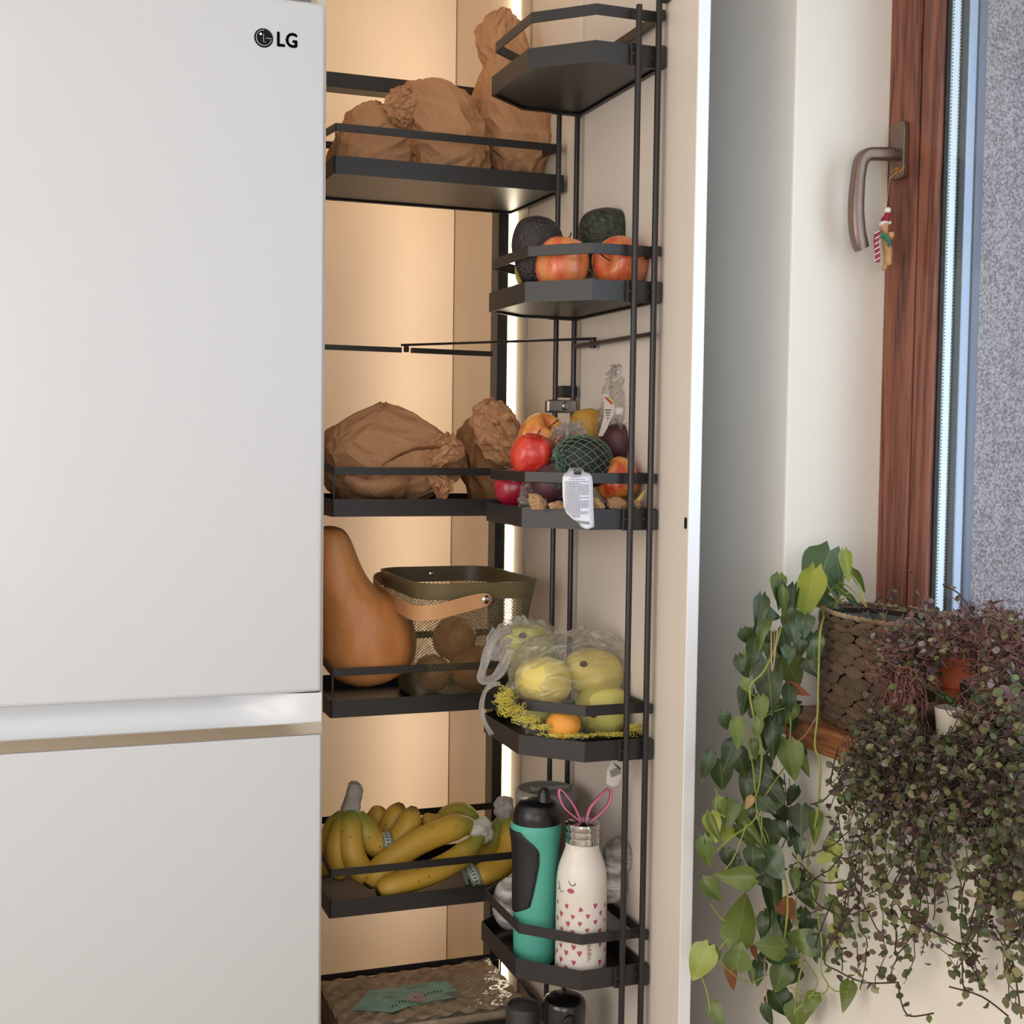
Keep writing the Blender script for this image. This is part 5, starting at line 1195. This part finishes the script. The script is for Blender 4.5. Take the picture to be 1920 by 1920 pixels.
def put_leaf(parent, p_, Lm, Wr, ang, mt, tilt, roll, me, name='leaf'):
    vd = (CP-p_).normalized(); up = (CR*math.cos(ang)+(-CD)*math.sin(ang)); X_ = (up-vd*up.dot(vd)).normalized(); Zx = vd; Yx = Zx.cross(X_)
    Mx = Matrix(((X_.x, Yx.x, Zx.x, 0), (X_.y, Yx.y, Zx.y, 0), (X_.z, Yx.z, Zx.z, 0), (0, 0, 0, 1)))
    Mx = Matrix.Translation(p_) @ Mx @ Matrix.Rotation(tilt, 4, 'Y') @ Matrix.Rotation(roll, 4, 'X') @ Matrix.Diagonal((Lm, Lm*Wr, Lm, 1)) @ Matrix.Translation((-.5, 0, 0))
    o = bpy.data.objects.new(name, me); COL.objects.link(o); o.matrix_world = Mx
    o.parent = parent; o.matrix_parent_inverse = wm(parent).inverted()
    if mt: o.material_slots[0].link = 'OBJECT'; o.material_slots[0].material = mt
    return o
VL = [ # centre px, length px, width px, tip direction in degrees, colour, set back (1 = top of basket)
(1538,1082,118,88,-112,'b',1),(1516,1116,108,50,-104,'l',1),(1572,1070,62,46,-80,'b',1),(1587,1062,62,24,-82,'l',1),(1538,1126,38,36,-60,'m',1),(1610,1090,52,16,-60,'m',1),
(1462,1117,56,22,-92,'d',0),(1468,1130,60,18,-85,'m',0),(1424,1150,72,30,-98,'d',0),(1441,1152,48,34,-15,'d',0),(1426,1195,56,20,-94,'m',0),(1488,1177,64,44,-85,'b',0),(1509,1174,44,36,-90,'b',0),
(1526,1216,60,48,-88,'b',0),(1484,1258,66,56,-62,'m',0),(1444,1290,108,56,-84,'d',0),(1412,1232,76,32,-98,'d',0),(1413,1238,44,14,-42,'l',0),(1524,1252,44,34,-55,'d',0),(1397,1312,60,34,-98,'d',0),
(1402,1288,36,22,-60,'m',0),(1480,1312,62,32,-88,'d',0),(1496,1294,46,24,-30,'r',0),(1384,1377,62,30,-88,'m',0),(1367,1417,64,38,-110,'d',0),(1390,1432,66,40,-70,'d',0),(1325,1437,62,28,-108,'d',0),
(1353,1454,60,42,-84,'d',0),(1450,1390,78,36,-88,'d',0),(1483,1427,80,50,-80,'m',0),(1428,1448,50,50,-30,'d',0),(1401,1478,64,34,-95,'d',0),(1447,1482,72,46,-48,'d',0),(1415,1406,42,22,-80,'m',0),
(1365,1527,56,42,-96,'m',0),(1352,1513,38,26,-70,'m',0),(1408,1562,84,24,-50,'m',0),(1341,1554,58,18,-68,'m',0),(1324,1598,60,32,-78,'m',0),(1327,1571,26,14,80,'d',0),(1377,1644,80,44,176,'m',0),
(1337,1670,56,32,-48,'m',0),(1412,1610,44,44,-90,'d',0),(1437,1648,46,42,-60,'d',0),(1450,1620,66,56,-60,'b',0),(1391,1722,108,68,76,'m',0),(1385,1792,52,54,80,'m',0),(1313,1806,74,54,-116,'l',0),
(1331,1797,44,38,-100,'m',0),(1371,1832,50,26,-84,'r',0),(1345,1905,56,30,-68,'m',0),(1502,1538,56,50,-92,'d',0),(1529,1552,62,26,-92,'m',0),(1500,1594,50,26,-88,'b',0),(1552,1602,56,36,-140,'l',0),
(1441,1566,62,38,-58,'d',0),(1452,1692,104,36,-84,'d',0),(1477,1706,40,36,-60,'r',0),(1446,1742,70,44,90,'d',0),(1443,1775,58,48,170,'m',0),(1468,1790,66,40,-10,'b',0),(1505,1762,70,52,160,'m',0),
(1535,1774,56,36,-70,'b',0),(1462,1836,54,46,-108,'m',0),(1462,1880,52,50,-60,'d',0),(1495,1905,52,48,-90,'m',0),(1520,1880,44,30,-120,'m',0),(1588,1866,58,34,-102,'m',0),(1415,1787,30,14,-75,'r',0),
(1410,1830,32,14,-85,'m',0),(1565,1702,46,30,-60,'m',0),(1572,1718,46,28,-110,'m',0),(1440,1512,40,30,-40,'d',0),(1404,1506,30,16,-120,'t',0),(1575,1665,30,18,-100,'l',0),(1434,1178,40,24,-100,'m',0),
(1470,1205,54,32,-84,'d',0),(1500,1215,40,28,-90,'d',0),(1428,1330,50,30,-88,'m',0),(1460,1345,54,30,-75,'d',0),(1420,1365,44,26,-95,'m',0),(1478,1228,36,26,-85,'b',0),(1410,1530,36,18,-80,'d',0),(1470,1560,40,22,-60,'d',0),
(1490,1650,44,22,-90,'m',0),(1430,1740,50,28,-88,'d',0),(1560,1640,34,20,-110,'l',0),(1440,1905,44,24,-70,'d',0),(1487,1125,60,24,-95,'d',0),(1475,1150,44,26,-100,'d',0),(1558,1130,52,24,-30,'b',1),(1586,1112,46,14,-40,'m',1),(1562,1104,50,22,-60,'b',1),(1600,1128,40,12,-50,'b',1)]
rnd = random.Random(52)
for cx_, cy_, sx_, sy_, n_ in ((1440,1210,26,60,14),(1450,1360,40,60,16),(1420,1520,45,50,14),(1450,1640,45,60,16),(1470,1790,50,60,16),(1530,1700,26,60,8)):
    for q in range(n_): VL.append((rnd.gauss(cx_, sx_), rnd.gauss(cy_, sy_), rnd.uniform(34, 56), rnd.uniform(20, 36), rnd.gauss(-88, 28), rnd.choice('ddmmmbl' if cy_ > 1500 else 'dddmmb'), 2))
rnd = random.Random(31)
for i, (x, y, l, w_, a, c, top) in enumerate(VL):
    off = rnd.uniform(-.035, .02) if not top else rnd.uniform(-.02, .02)
    if top == 2: off = rnd.uniform(.03, .06); top = 0
    if c == 'l' and i == 1: off = -.075
    p_ = basket_pt(x, y, off) if top else vpt(x, y, off)
    s_ = ppm(p_); tl = rnd.uniform(-.35, .35); Lm = l/s_/math.cos(tl)
    me = LV[rnd.choice([0, 0, 1, 2, 4, 5])] if w_/l > .42 else LV[rnd.choice([1, 3, 3])]
    wr = (w_/l)/.64*(1.12 if me is LV[3] else 1.0)
    put_leaf(vine, p_, Lm, wr, math.radians(a), LM[c], tl, rnd.uniform(-.25, .25), me)
VS = [([(1552,1118),(1530,1130),(1545,1150),(1538,1185),(1535,1260),(1533,1340),(1528,1398),(1538,1432),(1535,1500),(1530,1540),(1518,1590),(1512,1650)], 4.2, 'g'),
([(1465,1175),(1450,1225),(1430,1262),(1406,1290),(1415,1350),(1428,1400),(1425,1460),(1418,1500),(1424,1545),(1445,1600),(1470,1640),(1477,1700),(1470,1762)], 4.2, 'g'),
([(1468,1310),(1482,1345),(1480,1396)], 3, 'g'),([(1531,1345),(1510,1378),(1490,1394)], 2.6, 't'),([(1470,1440),(1430,1500),(1412,1540),(1372,1570),(1338,1600)], 3, 'g'),([(1400,1545),(1375,1610),(1350,1640),(1338,1656)], 2.4, 'g'),
([(1334,1696),(1345,1712),(1360,1728)], 3, 'g'),([(1316,1832),(1326,1862),(1332,1896)], 3, 'g'),([(1366,1760),(1346,1785),(1358,1812),(1402,1842),(1440,1826)], 2.6, 'g'),([(1507,1798),(1495,1850),(1488,1916)], 3.6, 'g'),
([(1507,1798),(1532,1838),(1520,1868),(1490,1896)], 3.2, 'g'),([(1480,1850),(1515,1866),(1545,1862),(1552,1846),(1540,1820),(1540,1760),(1522,1660)], 2.8, 'g'),([(1552,1846),(1566,1858),(1588,1860)], 2.2, 'g'),
([(1418,1500),(1412,1440),(1405,1380),(1440,1340),(1480,1325)], 3, 'g'),([(1424,1350),(1440,1335),(1465,1322)], 2.4, 'g'),([(1448,1600),(1436,1560),(1422,1545)], 2, 'g'),([(1500,1650),(1492,1700),(1500,1760),(1507,1798)], 3, 'g'),
([(1434,1830),(1437,1870),(1444,1915)], 2.4, 't'),([(1434,1830),(1434,1800),(1440,1770)], 2.6, 't'),([(1345,1500),(1342,1520),(1360,1532)], 2.4, 'g'),([(1340,1478),(1344,1488),(1342,1505)], 2.2, 'g'),([(1466,1590),(1480,1550),(1475,1500),(1470,1450)], 2, 'k'),([(1484,1570),(1483,1520),(1480,1460)], 1.6, 'k'),
([(1458,1180),(1448,1260),(1446,1180)], 3, 't'),([(1452,1180),(1452,1240),(1458,1280)], 3, 'g'),([(1430,1510),(1428,1570),(1440,1650)], 2.6, 'g'),([(1395,1290),(1415,1305),(1430,1312)], 2.2, 'g'),([(1425,1415),(1450,1402),(1475,1396)], 2.2, 'g')]
M['vs'] = {'g': mat('green_vine_stem', (140,148,70), .5), 't': mat('tan_vine_stem', (168,138,112), .6), 'k': mat('dark_vine_stem', (60,48,36), .6)}
for k, (pts, wpx, c) in enumerate(VS):
    P_ = []
    for i, (x, y) in enumerate(pts):
        q = vpt(x, y, -.012+.012*math.sin(k*2.1+i*.8)) if y > 1160 else basket_pt(x, y, -.03 if y > 1140 else 0)
        P_.append(tuple(q))
    P_ = catmull(P_, 5); MB().tube(P_, wpx/1130/2, 7).build('stem', M['vs'][c], vine, True, 80)
for k, pts in enumerate([[(1540,1140,0),(1556,1110,0),(1578,1094,0),(1604,1112,0),(1625,1138,0)], [(1538,1072,-.02),(1548,1092,-.02),(1572,1132,0)], [(1580,1052,0),(1582,1090,0),(1572,1126,0)], [(1520,1120,0),(1550,1136,0),(1582,1122,0)], [(1590,1070,0),(1612,1100,0),(1622,1130,0)], [(1565,1140,0),(1572,1118,0),(1590,1112,0)]]):
    MB().tube(catmull([tuple(basket_pt(x, y, o_-.01)) for x, y, o_ in pts], 5), 2.6/1190/1.6, 6).build('stem', M['vs']['g'], vine, True, 80)

# ---------------------------------------------------------------- pots on the sill
M['terra'] = mat('terracotta', (188,92,54), .75, col2=(172,82,48), noise_=.5, nscale=20, bump=.15, bscale=80); M['wpot'] = mat('white_plastic_pot', (214,204,186), .5); M['dpot'] = mat('dark_planter', (30,30,32), .5)
tc_ = at(1800, 1300, X=1.262); tz0, tz1, tz2 = at(1800, 1350, X=1.262).z, at(1796, 1282, X=1.262).z, at(1796, 1232, X=1.262).z; ks = 1/ppm(tc_)
tp = empty('terracotta_pot', (1.262, tc_.y, SILL), 'terracotta pot half hidden in the tangled creeping plant', 'pot')
MB().lathe([(24*ks, SILL), (26*ks, SILL+.004), (34*ks, tz1), (34*ks, tz1+.002)], 36, (1.262, tc_.y, 0)).build('pot_body', M['terra'], tp, True, 40)
MB().lathe([(37*ks, tz1-.004), (39.5*ks, tz1-.002), (42*ks, tz2), (41*ks, tz2+.003), (37*ks, tz2+.003), (36*ks, tz2-.02), (.001, tz2-.022)], 36, (1.262, tc_.y, 0)).build('pot_rim', M['terra'], tp, True, 40)
wc_ = at(1788, 1350, X=1.205); wz = at(1788, 1328, X=1.205).z; ks = 1/ppm(wc_)
wp_ = empty('white_pot', (1.205, wc_.y, SILL), 'small white tapered pot leaning out in front of the terracotta pot', 'pot')
MB().lathe([(24*ks, SILL), (25*ks, SILL+.003), (35*ks, wz), (33.5*ks, wz+.001), (31*ks, wz-.01), (.001, wz-.012)], 36, (1.205, wc_.y, 0)).build('pot_body', M['wpot'], wp_, True, 40)
for k, (a, l) in enumerate(((150, 48), (130, 40), (60, 30))): put_leaf(wp_, at(1770-k*2+k*k*6, 1308, X=1.20), l/1200, .42, math.radians(a), LM['b'], .2, .3*k, LV[3], 'leaf')

# ---------------------------------------------------------------- wiry creeping plant
SC = {k: mat('creeper_leaf_'+k, c, .5, rnd=.0) for k, c in {'green': (82,88,58), 'olive': (112,108,70), 'purple': (92,72,76), 'brown': (90,68,56), 'pale': (146,136,98), 'bright': (92,106,56), 'dust': (126,114,118)}.items()}
SCL = list(SC.values()); M['wire'] = mat('creeper_stem', (62,44,40), .6); M['wirer'] = mat('red_brown_stem', (112,70,62), .7)
cp_ = empty('creeping_plant', (1.28, 1.42, SILL), 'wiry creeping plant with masses of tiny leaves spilling over the windowsill', 'plant')
bevel(MB().lathe([(.060, SILL), (.062, SILL+.003), (.074, SILL+.115), (.070, SILL+.117), (.066, SILL+.10), (.001, SILL+.098)], 28, (1.285, 1.475, 0)).build('planter', M['dpot'], cp_, True, 40), .001, 1)
OV = [(0, 0), (.22, .27), (.5, .38), (.8, .26), (1, 0), (.8, -.26), (.5, -.38), (.22, -.27)]
def small_leaf_mesh(mi, fold):
    mb = MB(); mb.add([(0, 0, 0), (.25, .30, fold*.3), (.55, .38, fold*.38), (.82, .22, fold*.2), (1, 0, -.06), (.82, -.22, fold*.2), (.55, -.38, fold*.38), (.25, -.30, fold*.3), (.3, 0, -.02), (.65, 0, -.02)],
       [(0, 8, 1), (1, 8, 9, 2), (2, 9, 3), (3, 9, 4), (4, 9, 5), (5, 9, 6), (6, 9, 8, 7), (7, 8, 0)]); return mb
slm = [small_leaf_mesh(0, f_) for f_ in (.1, .5, -.3)]
slme = [[s_.mesh('creeper_leaf', [m_], True) for s_ in slm] for m_ in SCL]
rnd = random.Random(77)
leaves = []   # (size, matrix, colour, shape)
wires = [MB(), MB()]
def rnd_leaf(p_, size, col, down=True):
    d = Vector((rnd.gauss(0, .8), rnd.gauss(0, .8), rnd.gauss(-.15 if down else .1, .7)))
    n = (CP-p_).normalized()*rnd.uniform(.2, 1.6)+Vector((rnd.gauss(0, .6), rnd.gauss(0, .6), rnd.gauss(.4, .6)))
    X_ = d.normalized(); Z_ = (n-X_*n.dot(X_)).normalized(); Y_ = Z_.cross(X_)
    Mx = Matrix.Translation(p_) @ Matrix(((X_.x, Y_.x, Z_.x, 0), (X_.y, Y_.y, Z_.y, 0), (X_.z, Y_.z, Z_.z, 0), (0, 0, 0, 1))) @ Matrix.Diagonal((size, size*rnd.uniform(.8, 1.1), size, 1))
    leaves.append((size*ppm(p_)*rnd.uniform(.9, 1.1)*(1 if p_.z < SILL-.02 else .75), Mx, col, rnd.randrange(3)))
def pick(w_):
    r = rnd.random()*sum(w_)
    for i, q in enumerate(w_):
        r -= q
        if r <= 0: return i
    return 0
GREENS = (5, 2.2, .9, 1.6, .35, 1.1, .35); TOPS = (1.6, .8, 3.2, 3.4, .5, .4, 1.8)
def clear_spot(px, py):    # keep the pots and the dark gap beside them in view
    return (1766 < px < 1828 and 1232 < py < 1338) or (1715 < px < 1800 and 1285 < py < 1390)
# hanging strands
def strand(px, py, length, step=17, drift=0.0, X0=1.16, side=0):
    pts = []; x, y = px, py; a = side; n = int(length/step); X_ = X0; vx = drift
    for i in range(n):
        pts.append((x, y, X_)); vx = .8*vx+.2*drift+rnd.gauss(0, .33); x += vx*step*.6; y += step*rnd.uniform(.55, 1.1)*(1-.25*min(1, abs(vx))); X_ += rnd.gauss(0, .004); X_ = max(1.08, min(1.172, X_))
        if x > 1990 or y > 1960: break
    P_ = [at(*q[:2], X=q[2]) for q in pts]
    if len(P_) < 3: return
    wires[0].tube(P_, rnd.uniform(.0006, .0011), 4, cap=False)
    for i, p_ in enumerate(P_[1:], 1):
        for k in range(2 if rnd.random() < .45 else 1):
            if rnd.random() < .92: rnd_leaf(p_+V(rnd.gauss(0, .003), rnd.gauss(0, .004), rnd.gauss(0, .003)), rnd.uniform(.0085, .0165)*(1.12 if rnd.random() < .2 else 1), pick(GREENS))
for k in range(84):
    px_ = 1572+360*(k/83)+rnd.uniform(-8, 8); ln = rnd.choice([180, 260, 330, 400, 460, 540, 600]) if px_ > 1600 else rnd.choice([120, 200, 300])
    strand(px_, rnd.uniform(1380, 1450)+max(0, (px_-1600)*.12), ln, drift=rnd.uniform(-.10, .12))
for px_, py_, ln, dr in ((1600,1420,90,-1.5),(1590,1560,120,-1.3),(1580,1600,160,-1.2),(1610,1650,150,-1.6),(1600,1700,120,-1.3),(1880,1600,250,.5),(1900,1500,400,.1),(1870,1650,260,.4),(1600,1660,260,-.6),(1650,1700,220,.9),(1700,1720,200,.8)):
    strand(px_, py_, ln, 15, dr, 1.14)
# a few long wandering stems set against the wall and the vine
def wander(pts, wpx=2.4, sz=(.011, .016), every=3, cols=GREENS, X=1.13, mi=0):
    P_ = [Vector(q) for q in catmull([tuple(at(x, y, X=X)) for x, y in pts], 4)]; wires[mi].tube(P_, wpx/1450/1.4, 5, cap=False)
    for i in range(2, len(P_), every): rnd_leaf(P_[i], rnd.uniform(*sz), pick(cols))
wander([(1606,1425),(1570,1470),(1545,1500),(1520,1508)]); wander([(1572,1400),(1562,1440),(1560,1475),(1600,1470),(1625,1445)], every=2)
wander([(1612,1600),(1585,1610),(1560,1600)]); wander([(1620,1625),(1590,1650),(1545,1655),(1520,1640),(1485,1600)]); wander([(1630,1700),(1590,1715),(1540,1700),(1515,1670)])
wander([(1612,1690),(1570,1740),(1545,1800),(1570,1820),(1620,1842),(1684,1842)]); wander([(1684,1842),(1690,1880),(1706,1905),(1750,1900)]); wander([(1695,1715),(1750,1745),(1800,1770)])
wander([(1905,1540),(1915,1600),(1918,1650),(1885,1690)], every=3); wander([(1860,1730),(1895,1790),(1908,1860),(1915,1910)])
wander([(1780,1850),(1840,1868),(1890,1905)]); wander([(1900,1700),(1918,1760)]); wander([(1560,1690),(1540,1740),(1530,1770)])
# stems that stand up against the window
for pts in ([(1755,1175),(1735,1150),(1722,1110),(1706,1080),(1703,1068)], [(1850,1165),(1825,1150),(1800,1115),(1775,1100),(1768,1096)], [(1740,1160),(1700,1140),(1675,1110),(1668,1118),(1650,1150)], [(1620,1145),(1650,1165),(1690,1210),(1700,1240)], [(1610,1150),(1630,1140),(1660,1160),(1675,1200)], [(1760,1180),(1748,1150),(1742,1128),(1752,1120)], [(1900,1170),(1880,1150),(1860,1140),(1840,1145)], [(1640,1130),(1655,1120),(1690,1135),(1730,1145)], [(1800,1180),(1840,1190),(1920,1192)], [(1560,1170),(1590,1190),(1605,1230)], [(1880,1160),(1862,1132),(1880,1128)]):
    wander(pts, 2.2, (.009, .015), 3, TOPS, 1.25)
# dense tangle over the sill
def tangle(cx, cy, sx, sy, n, cols, X0, X1, sz):
    for i in range(n):
        px_, py_ = rnd.gauss(cx, sx), rnd.gauss(cy, sy)
        if px_ > 1960 or px_ < 1600 or clear_spot(px_, py_) or py_ < 1138+max(0, (1760-px_)*.25): continue
        if py_ > 1400 and px_ < 1600: continue
        X_ = rnd.uniform(X0, X1); p_ = at(px_, py_, X=X_)
        if p_.z < SILL+.004 and p_.x > WX-.026: p_ = at(px_, py_, X=WX-.03-rnd.uniform(0, .04))
        rnd_leaf(p_, rnd.uniform(*sz), pick(cols), False)
        if rnd.random() < .8:
            q = [p_]; d = Vector((rnd.gauss(0, 1), rnd.gauss(0, 1), rnd.gauss(0, .8))).normalized()
            for k in range(4): d = (d+Vector((rnd.gauss(0, .6), rnd.gauss(0, .6), rnd.gauss(0, .5)))).normalized(); q.append(q[-1]+d*.009)
            wires[1 if (py_ < 1340 and rnd.random() < .75) else 0].tube(q, rnd.uniform(.0005, .0010), 3, cap=False)
tangle(1850, 1190, 60, 24, 620, TOPS, 1.20, 1.31, (.007, .013))
tangle(1880, 1260, 45, 40, 700, TOPS, 1.17, 1.27, (.008, .014))
tangle(1720, 1215, 40, 26, 330, TOPS, 1.17, 1.22, (.007, .013))
tangle(1690, 1300, 28, 55, 420, TOPS, 1.155, 1.185, (.007, .012))
tangle(1660, 1390, 40, 26, 300, GREENS, 1.11, 1.17, (.009, .015))
tangle(1760, 1430, 90, 34, 1000, GREENS, 1.11, 1.17, (.009, .016))
tangle(1860, 1360, 55, 40, 700, GREENS, 1.12, 1.20, (.009, .016))
tangle(1820, 1490, 80, 30, 420, GREENS, 1.10, 1.165, (.009, .016))
# the hanging dry root clump
for i in range(300):
    px_, py_ = rnd.gauss(1694, 17), rnd.uniform(1245, 1395); p_ = at(px_, py_, X=rnd.uniform(1.150, 1.18)); q = [p_]
    for k in range(5): q.append(q[-1]+Vector((rnd.gauss(0, .003), rnd.gauss(0, .004), -abs(rnd.gauss(.008, .004)))))
    wires[1].tube(q, rnd.uniform(.0004, .0009), 3, cap=False)
for i in range(300):
    px_, py_ = rnd.gauss(1850, 50), rnd.gauss(1212, 22)
    if clear_spot(px_, py_): continue
    p_ = at(px_, py_, X=rnd.uniform(1.19, 1.28)); q = [p_]; d = Vector((rnd.gauss(0, 1), rnd.gauss(0, 1), rnd.gauss(0, .5))).normalized()
    for k in range(5): d = (d+Vector((rnd.gauss(0, .5), rnd.gauss(0, .5), rnd.gauss(0, .5)))).normalized(); q.append(q[-1]+d*.008)
    wires[1].tube(q, rnd.uniform(.0005, .001), 3, cap=False)
def scr(M_):
    p_ = M_.translation; v = p_-CP; d = v.dot(CF); return 960+v.dot(CR)/d*FPX, 960+v.dot(CD)/d*FPX
leaves = [l for l in leaves if l[1].translation.x < WX-.004 or l[1].translation.z > SILL]
vis = sorted([l for l in leaves if 0 < scr(l[1])[0] < 1925 and scr(l[1])[1] < 1925], key=lambda l: -l[0]); keep = set(id(l) for l in vis[:280])
rest = {}
lab = {1: None}
for l in leaves:
    if id(l) in keep:
        o = bpy.data.objects.new('leaf', slme[l[2]][l[3]]); COL.objects.link(o); o.matrix_world = l[1]; o.parent = cp_; o.matrix_parent_inverse = wm(cp_).inverted()
    else: rest.setdefault(0, []).append(l)
mb = MB()
for l in rest[0]: mb.add([tuple(l[1] @ Vector(v)) for v in slm[l[3]].v], slm[l[3]].f, l[2])
lo_ = mb.build('small_leaves', SCL, cp_, True); lo_['kind'] = 'stuff'
w0 = wires[0].build('wiry_stems', M['wire'], cp_, True, 80); w0['kind'] = 'stuff'
w1 = wires[1].build('dry_stems', M['wirer'], cp_, True, 80); w1['kind'] = 'stuff'
